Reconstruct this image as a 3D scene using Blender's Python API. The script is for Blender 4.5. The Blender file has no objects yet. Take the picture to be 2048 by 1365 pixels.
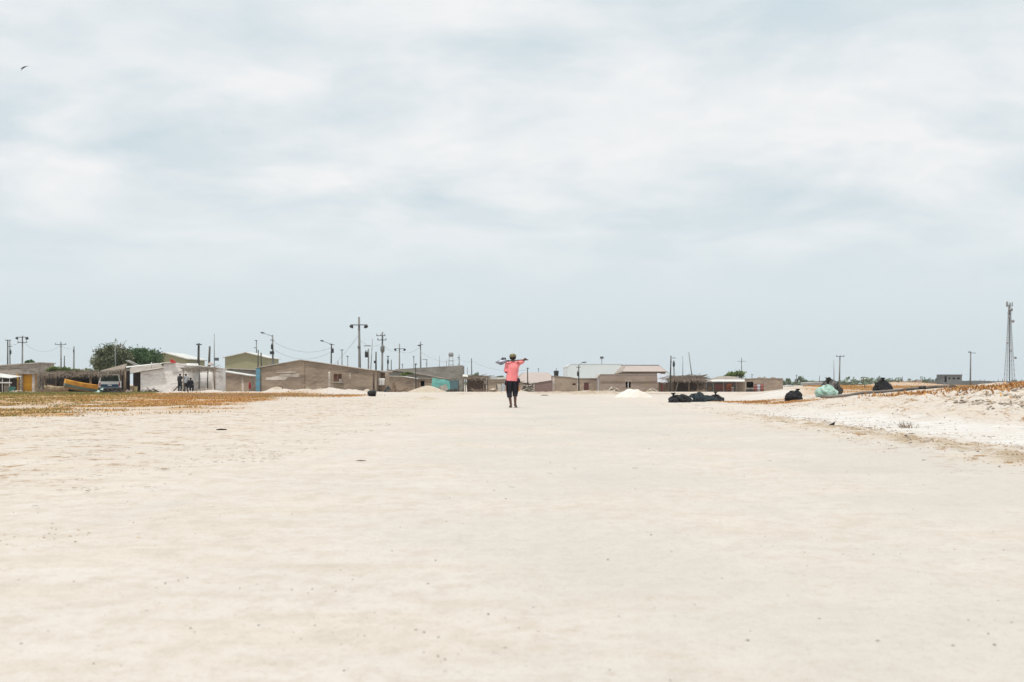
import bpy, math, random
import numpy as np
from mathutils import Vector, Matrix
random.seed(7); RNG = np.random.default_rng(7)
scene = bpy.context.scene
COL = scene.collection
F = 2844.0; HZ = 768.5; CH = 0.75          # focal length in photo pixels, horizon row, eye height
def X(px, Y): return (px-1024.0)/F*Y
def Z(py, Y): return CH+(HZ-py)/F*Y
def pt(px, py, Y): return (X(px, Y), Y, Z(py, Y))
def lin(r, g, b, k=1.0):
    f = lambda c: ((c/255.0)/12.92 if c/255.0 <= 0.04045 else (((c/255.0)+0.055)/1.055)**2.4)*k
    return (f(r), f(g), f(b), 1.0)

# ------------------------------------------------------------------ terrain
def ss(a, b, x):
    t = np.clip((np.asarray(x, float)-a)/(b-a), 0, 1); return t*t*(3-2*t)
_perm = np.random.default_rng(3).random((256, 256))
def vnoise(x, y):
    x = np.asarray(x, float); y = np.asarray(y, float)
    xi = np.floor(x).astype(int); yi = np.floor(y).astype(int)
    fx = x-xi; fy = y-yi; fx = fx*fx*(3-2*fx); fy = fy*fy*(3-2*fy)
    g = lambda a, b: _perm[a & 255, b & 255]
    return (g(xi, yi)*(1-fx)+g(xi+1, yi)*fx)*(1-fy)+(g(xi, yi+1)*(1-fx)+g(xi+1, yi+1)*fx)*fy
def fbm(x, y, o=4):
    s = 0; a = .5; t = 0
    for i in range(o):
        s = s+a*vnoise(x*2**i+17*i, y*2**i+31*i); t += a; a *= .5
    return s/t
def gnd(x, y):
    x = np.asarray(x, float); y = np.asarray(y, float)
    yy = np.maximum(y, 1.0); r = x/yy
    base = 0*x
    drop = np.clip((y-137)*15.6/F, 0, .52)
    base = base-drop*(1-ss(.17, .205, r))*ss(-.13, -.09, r)*(y > 130)
    # salt-sand mound on the right, running along the track
    edge = 8.3+1.0*(fbm(y*.12, y*0+3)-.5)
    m = np.clip((x-edge-.7)*.092, 0, .60)*(.25+.75*ss(edge, edge+2.5, x))*(1-ss(56, 62, y))
    field = .30*ss(.17, .215, r)*ss(56, 62, y)
    base = base+m*ss(5, 18, y)+field
    base = base+.34*np.exp(-((x-12.4)/1.9)**2-((y-66)/3.5)**2)
    base = base+1.0*np.exp(-((x-83)/7)**2-((y-300)/9)**2)*(.6+.8*fbm(x*.3, y*.3))
    base = base+.07*np.exp(-((x-15.8)/1.9)**2-((y-46)/3)**2)
    rough = ss(6.8, 9.5, x)*(1-ss(60, 64, y))*ss(5, 15, y)
    base = base+rough*(1-.75*ss(44, 50, y))*(.26*(fbm(x*.45, y*.45)-.5)+.34*(fbm(x*1.7, y*1.7, 4)-.5)+.12*np.maximum(fbm(x*5+2, y*5, 3)-.5, 0))-rough*.09*(1-ss(.0, .05, np.abs(fbm(x*.5+4, y*.35, 3)-.5)))*(y < 50)
    base = base+.10*ss(36, 40, y)*(1-ss(44, 50, y))*rough*(fbm(x*2.5, y*2.5, 3)-.2)
    base = base+np.exp(-((x-14.0)/1.4)**2-((y-38.5)/2.5)**2)*(.04+.20*np.maximum(fbm(x*2.2+1, y*2.2, 4)-.4, 0))
    # clod berm between track and crust
    bc = 5.25+.03*(y-16)+.8*(fbm(y*.25, y*0+9)-.5)
    bw = .55+.35*fbm(y*.3, y*0+5)
    bm = np.exp(-((x-bc)/bw)**2)*ss(9, 14, y)*(1-ss(24, 44, y))
    base = base+bm*(.02+.10*np.maximum(fbm(x*2.6, y*2.6, 4)-.42, 0)*1.8+.06*np.maximum(fbm(x*7+3, y*7, 3)-.45, 0))
    base = base+.05*np.maximum(fbm(x*1.3, y*1.3, 4)-.5, 0)*ss(5.4, 7, x)*(1-ss(9, 10, x))*ss(8, 14, y)*(1-ss(50, 60, y))
    # low dirt ridge in front of the village
    rg = np.exp(-((y-(103+8*(fbm(x*.05, x*0+1)-.5)))/6)**2)*ss(-6, -2, x)*(1-ss(21, 26, x))
    base = base+rg*(.05+.75*np.maximum(fbm(x*.45, y*.2+4, 4)-.36, 0))
    rg2 = np.exp(-((y-122)/6)**2)*ss(-31, -27, x)*(1-ss(-13, -9, x))
    base = base+rg2*1.1*np.maximum(fbm(x*.45, y*.2+8, 4)-.44, 0)
    for xa, sl in ((.2, .012), (1.85, .012), (1.0, -.03), (2.6, -.03), (-1.6, .035), (-.1, .035)):
        base = base-.010*np.exp(-((x-xa-sl*(y-20)-.25*np.sin(y*.09+xa))/.15)**2)*(y < 70)
    # left side, dry ripples
    lf = (1-ss(-4, -2.2, x))*(1-ss(60, 100, y))
    base = base+lf*(.045*(fbm(x*.8, y*.8)-.5)+.03*np.maximum(fbm(x*2.2, y*2.2, 3)-.52, 0))
    base = base+.012*(fbm(x*.6, y*.6)-.5)*(y < 90)+.010*(fbm(x*5, y*5, 2)-.5)*(y < 30)
    return base
def G(x, y): return float(gnd(np.array([x]), np.array([y]))[0])

# ------------------------------------------------------------------ materials
def newmat(name):
    m = bpy.data.materials.new(name); m.use_nodes = True
    nt = m.node_tree; b = nt.nodes['Principled BSDF']
    return m, nt, b
def N(nt, t, **kw):
    n = nt.nodes.new(t)
    for k, v in kw.items():
        if k in n.inputs: n.inputs[k].default_value = v
        else: setattr(n, k, v)
    return n
def mixc(nt, fac, a, b):
    n = nt.nodes.new('ShaderNodeMix'); n.data_type = 'RGBA'
    for s, v in ((0, fac), (6, a), (7, b)):
        if isinstance(v, bpy.types.NodeSocket): nt.links.new(v, n.inputs[s])
        else: n.inputs[s].default_value = v
    return n.outputs[2]
def ramp(nt, sock, a, b):
    n = nt.nodes.new('ShaderNodeMapRange'); n.inputs[1].default_value = a; n.inputs[2].default_value = b
    nt.links.new(sock, n.inputs[0]); return n.outputs[0]
def coords(nt, scale=(1, 1, 1), wallmap=False):
    geo = nt.nodes.new('ShaderNodeNewGeometry')
    src = geo.outputs['Position']
    if wallmap:
        sp = nt.nodes.new('ShaderNodeSeparateXYZ'); nt.links.new(src, sp.inputs[0])
        ad = nt.nodes.new('ShaderNodeMath'); nt.links.new(sp.outputs[0], ad.inputs[0]); nt.links.new(sp.outputs[1], ad.inputs[1])
        cb = nt.nodes.new('ShaderNodeCombineXYZ'); nt.links.new(ad.outputs[0], cb.inputs[0]); nt.links.new(sp.outputs[2], cb.inputs[1])
        src = cb.outputs[0]
    mp = nt.nodes.new('ShaderNodeMapping'); mp.inputs['Scale'].default_value = scale
    nt.links.new(src, mp.inputs[0]); return mp.outputs[0]
def noise(nt, vec, scale, detail=4, rough=.6):
    n = N(nt, 'ShaderNodeTexNoise', Scale=scale, Detail=detail, Roughness=rough)
    nt.links.new(vec, n.inputs['Vector']); return n.outputs['Fac']
def bump(nt, b, h, strength, dist=.02):
    n = N(nt, 'ShaderNodeBump', Strength=strength, Distance=dist)
    nt.links.new(h, n.inputs['Height']); nt.links.new(n.outputs[0], b.inputs['Normal'])
def mat(name, c1, c2=None, scale=2.0, rough=.85, st=(1, 1, 1), bmp=.2, metal=0, lo=.35, hi=.65, dist=.03, island=0):
    m, nt, b = newmat(name)
    if c2 is None: c2 = tuple(x*.75 for x in c1[:3])+(1,)
    v = coords(nt, st); f = noise(nt, v, scale)
    f2 = ramp(nt, f, lo, hi)
    c = mixc(nt, f2, c1, c2)
    if island:
        g = nt.nodes.new('ShaderNodeNewGeometry')
        hsv = nt.nodes.new('ShaderNodeHueSaturation')
        mr = nt.nodes.new('ShaderNodeMapRange'); mr.inputs[3].default_value = 1-island; mr.inputs[4].default_value = 1+island
        nt.links.new(g.outputs['Random Per Island'], mr.inputs[0]); nt.links.new(mr.outputs[0], hsv.inputs['Value'])
        nt.links.new(c, hsv.inputs['Color']); c = hsv.outputs[0]
    nt.links.new(c, b.inputs['Base Color'])
    b.inputs['Roughness'].default_value = rough; b.inputs['Metallic'].default_value = metal
    if bmp: bump(nt, b, f, bmp, dist)
    return m
def blockwall(name, c1, c2, mortar=None, stain=None, block=(.42, .21), bs=.5, brick=True):
    m, nt, b = newmat(name)
    v = coords(nt, (1, 1, 1), True)
    n1 = ramp(nt, noise(nt, coords(nt, (.5, 1.4, 1), True), .75, 6, .65), .40, .60)
    c = mixc(nt, n1, c1, c2)
    n3 = ramp(nt, noise(nt, v, 3.5, 5, .7), .3, .75)
    dk = mixc(nt, n3, (1, 1, 1, 1), (.72, .70, .68, 1))
    mu = nt.nodes.new('ShaderNodeMix'); mu.data_type = 'RGBA'; mu.blend_type = 'MULTIPLY'; mu.inputs[0].default_value = .8
    nt.links.new(c, mu.inputs[6]); nt.links.new(dk, mu.inputs[7]); c = mu.outputs[2]
    if stain:   # damp band of streaks with a shape of its own
        v2 = coords(nt, (.35, 1.3, 1), True)
        s = ramp(nt, noise(nt, v2, 1.3, 5, .7), .52, .68)
        c = mixc(nt, s, c, stain)
    if brick:
        br = N(nt, 'ShaderNodeTexBrick', Scale=1.0)
        br.inputs['Brick Width'].default_value = block[0]; br.inputs['Row Height'].default_value = block[1]
        br.inputs['Mortar Size'].default_value = .018; br.inputs['Mortar Smooth'].default_value = .3
        br.inputs['Color1'].default_value = (1, 1, 1, 1); br.inputs['Color2'].default_value = (.84, .84, .84, 1)
        br.inputs['Mortar'].default_value = (.62, .61, .6, 1)
        nt.links.new(v, br.inputs['Vector'])
        mu = nt.nodes.new('ShaderNodeMix'); mu.data_type = 'RGBA'; mu.blend_type = 'MULTIPLY'; mu.inputs[0].default_value = bs
        nt.links.new(c, mu.inputs[6]); nt.links.new(br.outputs[0], mu.inputs[7]); c = mu.outputs[2]
        bump(nt, b, br.outputs['Fac'], -.3, .01)
    nt.links.new(c, b.inputs['Base Color']); b.inputs['Roughness'].default_value = .95
    return m
def slats(name, c1, c2, freq, axis='x', rough=.8, depth=.02, metal=0):
    """wood planks / corrugation running up the wall"""
    m, nt, b = newmat(name)
    v = coords(nt, (1, 1, 1), True)
    w = N(nt, 'ShaderNodeTexWave', Scale=freq, Distortion=.6, Detail=2)
    w.bands_direction = 'X' if axis == 'x' else 'Y'
    nt.links.new(v, w.inputs['Vector'])
    n1 = noise(nt, coords(nt, (3, .5, 1), True), 2, 5)
    f = nt.nodes.new('ShaderNodeMath'); f.operation = 'MULTIPLY'
    nt.links.new(ramp(nt, n1, .25, .7), f.inputs[0]); nt.links.new(ramp(nt, w.outputs['Fac'], 0, .5), f.inputs[1])
    nt.links.new(mixc(nt, f.outputs[0], c1, c2), b.inputs['Base Color'])
    b.inputs['Roughness'].default_value = rough; b.inputs['Metallic'].default_value = metal
    bump(nt, b, w.outputs['Fac'], .5, depth)
    return m

M = {}
M['grey_block'] = blockwall('grey block wall', lin(186, 176, 166, .92), lin(164, 154, 144, .88), stain=lin(120, 112, 104, .7))
M['brown_block'] = blockwall('brown block wall', lin(172, 154, 136, .92), lin(150, 134, 118, .88), stain=lin(118, 106, 96, .8))
M['tan_block'] = blockwall('tan block wall', lin(180, 162, 144, .9), lin(162, 145, 130, .88), stain=lin(136, 120, 108, .8), bs=.3)
M['pink_block'] = blockwall('pinkish block wall', lin(172, 154, 144, .9), lin(156, 140, 130, .88), stain=lin(170, 152, 120, .8), bs=.25)
M['dark_block'] = blockwall('dark grey block wall', lin(156, 153, 146, .88), lin(140, 137, 130, .84), stain=lin(110, 108, 104, .7))
M['whitewash'] = blockwall('flaking whitewash', lin(244, 243, 242, .98), lin(234, 230, 226, .96), stain=lin(186, 174, 162, .85), bs=.15)
M['olive_sheet'] = slats('olive metal cladding', lin(164, 160, 128, .78), lin(152, 148, 118, .78), 1.6, depth=.01)
M['pale_sheet'] = slats('pale warehouse cladding', lin(222, 229, 231, .86), lin(214, 222, 224, .84), 1.2, depth=.005)
M['yellow_paint'] = blockwall('yellow painted plaster', lin(232, 172, 58, .95), lin(214, 154, 50, .95), brick=False, stain=lin(160, 126, 70, .7))
M['cream_paint'] = blockwall('cream yellow plaster', lin(232, 200, 146, .95), lin(214, 182, 130, .95), brick=False)
M['blue_paint'] = blockwall('faded blue paint', lin(100, 162, 188, .85), lin(122, 150, 160, .7), brick=False)
M['plaster'] = blockwall('pale lime plaster', lin(222, 212, 202, .9), lin(182, 170, 158, .72), brick=False, stain=lin(150, 138, 126, .7))
M['cement_edge'] = mat('cement roof edge', lin(206, 200, 190, .72), lin(176, 168, 158, .7), 1.5)
M['fibre_roof'] = mat('weathered fibre cement roof', lin(178, 168, 158, .7), lin(150, 140, 130, .68), 1.2)
M['white_roof'] = mat('sun-bleached white sheet', lin(232, 232, 228, .78), lin(206, 204, 198, .74), 1.4, rough=.5)
M['pink_tile'] = slats('dusty pink roof sheet', lin(206, 192, 184, .68), lin(176, 160, 152, .68), 1.6)
M['wood'] = mat('bleached wood', lin(172, 148, 124, .68), lin(120, 98, 80, .7), 3, st=(2, 2, .4), bmp=.4)
M['dark_wood'] = mat('dark weathered wood', lin(104, 90, 78, .6), lin(72, 60, 52, .6), 3, st=(2, 2, .4), bmp=.4)
M['brown_planks'] = slats('brown plank wall', lin(134, 114, 100, .7), lin(88, 72, 64, .7), 3.2)
M['dark_planks'] = slats('dark plank wall', lin(92, 80, 72, .6), lin(58, 48, 42, .6), 3.0)
M['rust_sheet'] = slats('dull mauve corrugated sheet', lin(150, 126, 120, .8), lin(122, 98, 92, .8), 3.5, metal=.1)
M['thatch'] = mat('dry brush thatch', lin(176, 160, 142, .62), lin(120, 104, 90, .6), 6, bmp=.3, island=.3)
M['brush_grey'] = mat('grey dead branches', lin(190, 180, 166, .66), lin(130, 120, 108, .62), 5, bmp=.2, island=.3)
M['void'] = mat('near-black timber', lin(52, 44, 40, .6), lin(36, 30, 28, .6), 2)  # near-black timber colour, used on the back walls of the open shelters
M['concrete_pole'] = mat('concrete pole', lin(150, 150, 146, .7), lin(120, 120, 118, .65), 1.5, st=(1, 1, .3))
M['wood_pole'] = mat('dark timber pole', lin(96, 94, 84, .6), lin(66, 66, 58, .6), 2, st=(1, 1, .3))
M['pale_pole'] = mat('galvanised pole', lin(168, 170, 170, .7), lin(140, 142, 144, .7), 2, rough=.5, metal=.3)
M['steel'] = mat('dull grey steel', lin(120, 124, 128, .7), lin(90, 94, 98, .7), 3, rough=.5, metal=.5)
M['dark_metal'] = mat('dark metal', lin(70, 72, 74, .6), lin(46, 48, 50, .6), 3, rough=.5, metal=.4)
M['leaf_grey'] = mat('dusty grey green leaves', lin(132, 134, 104, .7), lin(84, 100, 66, .6), .7, bmp=0, island=.45)
M['leaf_dark'] = mat('deep green leaves', lin(96, 128, 76, .65), lin(58, 90, 54, .55), .8, bmp=0, island=.45)
M['leaf_light'] = mat('yellow green leaves', lin(140, 156, 90, .62), lin(98, 120, 64, .6), .9, bmp=0, island=.4)
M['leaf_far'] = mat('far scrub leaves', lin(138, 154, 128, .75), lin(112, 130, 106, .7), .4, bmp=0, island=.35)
M['bark'] = mat('grey bark', lin(120, 104, 90, .6), lin(84, 72, 62, .6), 5)
M['glass'] = mat('dusty green glass', lin(92, 112, 104, .5), lin(70, 88, 84, .5), 1, rough=.15, bmp=0)
M['truck_white'] = mat('chalky white car paint', lin(236, 240, 240, .92), lin(220, 226, 226, .9), 2, rough=.4, bmp=0)
M['truck_blue'] = mat('blue car paint', lin(34, 98, 132, .7), lin(26, 80, 112, .7), 2, rough=.4, bmp=0)
M['tyre'] = mat('perished rubber', lin(48, 48, 50, .6), lin(34, 34, 36, .6), 4, rough=.8)
M['red_plastic'] = mat('red lamp plastic', lin(170, 36, 34, .8), None, 2, rough=.3, bmp=0)
M['boat_yellow'] = mat('chipped yellow boat paint', lin(222, 164, 54, .8), lin(190, 124, 44, .75), 2.5, rough=.7)
M['boat_teal'] = mat('faded teal boat paint', lin(122, 140, 126, .7), lin(92, 116, 108, .7), 2.5)
M['boat_brown'] = mat('bare brown hull wood', lin(170, 138, 106, .7), lin(128, 98, 74, .7), 2.5)
M['boat_pale'] = mat('peeling cream hull', lin(206, 188, 150, .72), lin(140, 122, 100, .7), 2.2)
M['tarp_green'] = mat('turquoise mesh tarp', lin(86, 156, 142, .7), lin(58, 122, 116, .66), 1.2, rough=.6)
M['tarp_dark'] = mat('dark teal tarp', lin(38, 84, 88, .6), lin(26, 60, 64, .55), 1.2, rough=.5)
M['net_green'] = mat('mint green netting', lin(188, 212, 202, .80), lin(146, 184, 168, .76), 1.6, rough=.6, bmp=.4)
M['bag_brown'] = mat('dirty brown sack plastic', lin(74, 66, 60, .6), lin(52, 46, 42, .6), 4, rough=.45, bmp=.4)
M['cloth_white'] = mat('white cotton', lin(232, 230, 226, .8), lin(214, 210, 206, .78), 3)
M['cloth_red'] = mat('deep red cloth', lin(172, 40, 50, .8), lin(140, 30, 38, .8), 3)
M['cloth_dark'] = mat('dark cloth', lin(60, 52, 58, .6), lin(40, 36, 42, .6), 3)
M['cloth_grey'] = mat('light grey cloth', lin(200, 202, 208, .75), lin(176, 178, 186, .72), 3)
M['cloth_navy'] = mat('navy cloth', lin(30, 30, 46, .8), lin(20, 20, 32, .8), 5, rough=.8)
M['cloth_maroon'] = mat('maroon stripe cloth', lin(116, 34, 56, .8), lin(92, 26, 44, .8), 5)
M['cloth_pink'] = mat('salmon pink cotton', lin(250, 152, 152, .95), lin(240, 132, 136, .92), 7, rough=.9, bmp=.5)
M['cap'] = mat('faded khaki cap', lin(150, 142, 108, .75), lin(112, 102, 74, .7), 9)
M['skin'] = mat('dark brown skin', lin(96, 62, 48, .8), lin(80, 50, 38, .8), 5, rough=.55, bmp=0)
M['hair'] = mat('black hair', lin(28, 24, 22, .7), None, 20)
M['sandal'] = mat('brown sandal', lin(60, 48, 40, .8), None, 9)
M['sand_pile'] = mat('heaped beige sand', lin(216, 202, 182, .66), lin(196, 180, 160, .64), 3, bmp=.5)
M['salt_pile'] = mat('heaped white sand', lin(240, 236, 230, .72), lin(226, 216, 204, .70), 2, bmp=.5)
M['rock'] = mat('pale rubble', lin(208, 196, 180, .66), lin(168, 152, 134, .62), 5, bmp=.3, island=.25)
M['tank'] = mat('black tank plastic', lin(40, 52, 54, .7), lin(30, 40, 42, .7), 3, rough=.3, bmp=0)
M['pipe'] = mat('dull dark grey pipe', lin(128, 118, 108, .65), lin(84, 76, 70, .62), 1.3, rough=.6)
M['concrete'] = mat('raw concrete', lin(190, 184, 174, .72), lin(160, 152, 142, .7), 3, bmp=.3)
M['far_concrete'] = blockwall('far grey concrete', lin(138, 142, 144, .72), lin(122, 126, 130, .7), brick=False)
M['bucket'] = mat('cream plastic bucket', lin(204, 192, 150, .72), lin(180, 166, 124, .7), 3)
M['crate_orange'] = mat('orange painted board', lin(206, 128, 84, .75), lin(170, 96, 66, .7), 3)
M['red_drum'] = mat('faded red drum', lin(168, 86, 76, .75), lin(140, 104, 96, .7), 3)
M['pebble'] = mat('grey brown pebble', lin(140, 128, 114, .55), lin(80, 70, 62, .5), 20, island=.3)
M['debris'] = mat('dark driftwood', lin(70, 60, 50, .6), lin(48, 40, 34, .6), 8)
M['bird'] = mat('dark grey feathers', lin(80, 80, 84, .6), None, 9)

def bagmat(name, c, c2):
    m, nt, b = newmat(name)
    v = coords(nt); f = noise(nt, v, 6, 5, .65)
    nt.links.new(mixc(nt, ramp(nt, f, .4, .7), c, c2), b.inputs['Base Color'])
    b.inputs['Roughness'].default_value = .30; b.inputs['Specular IOR Level'].default_value = .35
    mp = coords(nt, (1, 1, .5)); f2 = noise(nt, mp, 6, 6, .7)
    bump(nt, b, f2, 1.0, .16); return m
M['bag_black'] = bagmat('black bin bag plastic', lin(20, 20, 24, .8), lin(36, 34, 38, .8))
M['bag_teal'] = bagmat('dark blue green bin bag plastic', lin(24, 38, 46, .8), lin(46, 62, 68, .8))

def grassmat(name, cols):
    m, nt, b = newmat(name)
    g = nt.nodes.new('ShaderNodeNewGeometry')
    v = coords(nt, (1, .6, 1)); f = noise(nt, v, .28, 4, .6)
    sx = nt.nodes.new('ShaderNodeSeparateXYZ'); nt.links.new(g.outputs['Position'], sx.inputs[0])
    md = nt.nodes.new('ShaderNodeMath'); md.operation = 'MULTIPLY_ADD'; md.inputs[1].default_value = .30; nt.links.new(sx.outputs[1], md.inputs[0]); nt.links.new(sx.outputs[0], md.inputs[2])
    dr = ramp(nt, md.outputs[0], 5, -6)
    ad = nt.nodes.new('ShaderNodeMath'); ad.operation = 'MULTIPLY_ADD'; ad.inputs[1].default_value = .85; nt.links.new(dr, ad.inputs[0]); nt.links.new(ramp(nt, f, .40, .70), ad.inputs[2]); ad.use_clamp = True
    c = mixc(nt, ad.outputs[0], cols[0], cols[1])
    r = nt.nodes.new('ShaderNodeMath'); r.operation = 'GREATER_THAN'; r.inputs[1].default_value = .72
    nt.links.new(g.outputs['Random Per Island'], r.inputs[0])
    c = mixc(nt, r.outputs[0], c, cols[2])
    nt.links.new(c, b.inputs['Base Color']); b.inputs['Roughness'].default_value = .8
    return m
M['grass_dry'] = grassmat('dry orange and olive grass', [lin(202, 138, 76, .80), lin(140, 134, 74, .72), lin(216, 174, 112, .82)])
M['grass_rust'] = grassmat('rust orange dry plants', [lin(196, 138, 80, .78), lin(168, 122, 72, .75), lin(222, 180, 124, .8)])
M['grass_green'] = grassmat('short green weeds', [lin(132, 140, 70, .7), lin(112, 124, 58, .7), lin(160, 150, 90, .7)])

# ------------------------------------------------------------------ object helpers
def tag(o, label=None, cat=None, group=None, kind=None):
    if label: o['label'] = label
    if cat: o['category'] = cat
    if group: o['group'] = group
    if kind: o['kind'] = kind
    return o
def wloc(o):
    v = Vector((0, 0, 0))
    while o is not None: v = v+o.location; o = o.parent
    return v
def thing(name, label, cat, loc=(0, 0, 0), group=None, rz=0):
    o = bpy.data.objects.new(name, None); COL.objects.link(o); o.location = loc; o.rotation_euler = (0, 0, rz)
    o.empty_display_size = .2
    return tag(o, label, cat, group)
class MB:
    def __init__(s): s.v = []; s.f = []; s.sm = []
    def add(s, vs, fs, smooth=False):
        k = len(s.v); s.v += [tuple(v) for v in vs]; s.f += [tuple(i+k for i in f) for f in fs]; s.sm += [smooth]*len(fs); return s
    def box(s, c, d, R=None):
        vs = [Vector((sx*d[0]/2, sy*d[1]/2, sz*d[2]/2)) for sx in (-1, 1) for sy in (-1, 1) for sz in (-1, 1)]
        if R is not None: vs = [R @ v for v in vs]
        c = Vector(c)
        return s.add([v+c for v in vs], [(0, 1, 3, 2), (4, 6, 7, 5), (0, 4, 5, 1), (2, 3, 7, 6), (0, 2, 6, 4), (1, 5, 7, 3)])
    def b6(s, x0, x1, y0, y1, z0, z1): return s.box(((x0+x1)/2, (y0+y1)/2, (z0+z1)/2), (abs(x1-x0), abs(y1-y0), abs(z1-z0)))
    def prism(s, poly, y0, y1):     # poly in xz
        n = len(poly)
        vs = [(x, y0, z) for x, z in poly]+[(x, y1, z) for x, z in poly]
        fs = [tuple(range(n)), tuple(range(2*n-1, n-1, -1))]+[(i, i+n, (i+1) % n+n, (i+1) % n) for i in range(n)]
        return s.add(vs, fs)
    def slab(s, q, t):              # thick sheet from a polygon of 3-D points
        q = [Vector(p) for p in q]; n = (q[1]-q[0]).cross(q[2]-q[0]).normalized()
        if n.z > 0: n = -n
        k = len(q); vs = q+[p+n*t for p in q]
        return s.add(vs, [tuple(range(k)), tuple(range(2*k-1, k-1, -1))]+[(i, i+k, (i+1) % k+k, (i+1) % k) for i in range(k)])
    def tube(s, pts, rad, n=8, smooth=True, sq=(1, 1)):
        pts = [Vector(p) for p in pts]
        if not hasattr(rad, '__len__'): rad = [rad]*len(pts)
        vs = []; u = None
        for i, p in enumerate(pts):
            d = (pts[min(i+1, len(pts)-1)]-pts[max(i-1, 0)]).normalized()
            if u is None: u = d.orthogonal().normalized()
            u = (u-d*u.dot(d)); u = u.normalized() if u.length > 1e-6 else d.orthogonal().normalized()
            w = d.cross(u)
            for k in range(n):
                a = 2*math.pi*k/n; vs.append(p+(u*math.cos(a)*sq[0]+w*math.sin(a)*sq[1])*rad[i])
        fs = []
        for i in range(len(pts)-1):
            for k in range(n): fs.append((i*n+k, i*n+(k+1) % n, (i+1)*n+(k+1) % n, (i+1)*n+k))
        fs.append(tuple(range(n-1, -1, -1))); L = (len(pts)-1)*n; fs.append(tuple(L+k for k in range(n)))
        return s.add(vs, fs, smooth)
    def lathe(s, c, prof, n=16, sx=1, sy=1):
        vs = []; fs = []
        for r, z in prof:
            for k in range(n): a = 2*math.pi*k/n; vs.append((c[0]+r*sx*math.cos(a), c[1]+r*sy*math.sin(a), c[2]+z))
        m = len(prof)
        for i in range(m-1):
            for k in range(n): fs.append((i*n+k, i*n+(k+1) % n, (i+1)*n+(k+1) % n, (i+1)*n+k))
        fs.append(tuple(range(n-1, -1, -1))); fs.append(tuple((m-1)*n+k for k in range(n)))
        return s.add(vs, fs, True)
    def rings(s, rs, smooth=True, cap=True):   # list of rings of points
        n = len(rs[0]); vs = [p for r in rs for p in r]; fs = []
        for i in range(len(rs)-1):
            for k in range(n): fs.append((i*n+k, i*n+(k+1) % n, (i+1)*n+(k+1) % n, (i+1)*n+k))
        if cap: fs.append(tuple(range(n-1, -1, -1))); fs.append(tuple((len(rs)-1)*n+k for k in range(n)))
        return s.add(vs, fs, smooth)
    def rock(s, c, r, flat=.7):
        vs = []; ph = random.random()*6; n = 7
        prof = [(.25, -1), (.85, -.5), (1, .1), (.7, .7), (.2, 1)]
        rs = []
        for q, z in prof:
            rs.append([(c[0]+r*q*(1+random.uniform(-.2, .2))*math.cos(ph+2*math.pi*k/n), c[1]+r*q*(1+random.uniform(-.2, .2))*math.sin(ph+2*math.pi*k/n), c[2]+r*flat*z*(1+random.uniform(-.1, .1))) for k in range(n)])
        return s.rings(rs, False)
    def build(s, name, m, parent=None, label=None):
        off = wloc(parent) if parent is not None else Vector((0, 0, 0))
        me = bpy.data.meshes.new(name)
        me.from_pydata([(v[0]-off.x, v[1]-off.y, v[2]-off.z) for v in s.v], [], s.f)
        me.polygons.foreach_set('use_smooth', s.sm)
        if m: me.materials.append(m)
        me.validate(); me.update()
        bm = __import__('bmesh').new(); bm.from_mesh(me); __import__('bmesh').ops.recalc_face_normals(bm, faces=bm.faces); bm.to_mesh(me); bm.free()
        o = bpy.data.objects.new(name, me); COL.objects.link(o)
        if parent is not None: o.parent = parent
        if label: o['label'] = label
        return o
def single(name, label, cat, mb, m, loc, group=None, kind=None):
    """a thing that is one mesh, origin at loc"""
    mb.v = [(v[0]-loc[0], v[1]-loc[1], v[2]-loc[2]) for v in mb.v]
    o = mb.build(name, m); o.location = loc
    return tag(o, label, cat, group, kind)
def npmesh(name, verts, faces, m, parent=None, off=(0, 0, 0)):
    me = bpy.data.meshes.new(name)
    verts = np.asarray(verts, float)-np.asarray(off, float); faces = np.asarray(faces, int)
    me.vertices.add(len(verts)); me.vertices.foreach_set('co', verts.ravel())
    k = faces.shape[1]
    me.loops.add(faces.size); me.loops.foreach_set('vertex_index', faces.ravel())
    me.polygons.add(len(faces)); me.polygons.foreach_set('loop_start', np.arange(0, faces.size, k)); me.polygons.foreach_set('loop_total', np.full(len(faces), k))
    me.update(calc_edges=True); me.materials.append(m)
    o = bpy.data.objects.new(name, me); COL.objects.link(o)
    if parent is not None: o.parent = parent
    return o

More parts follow.
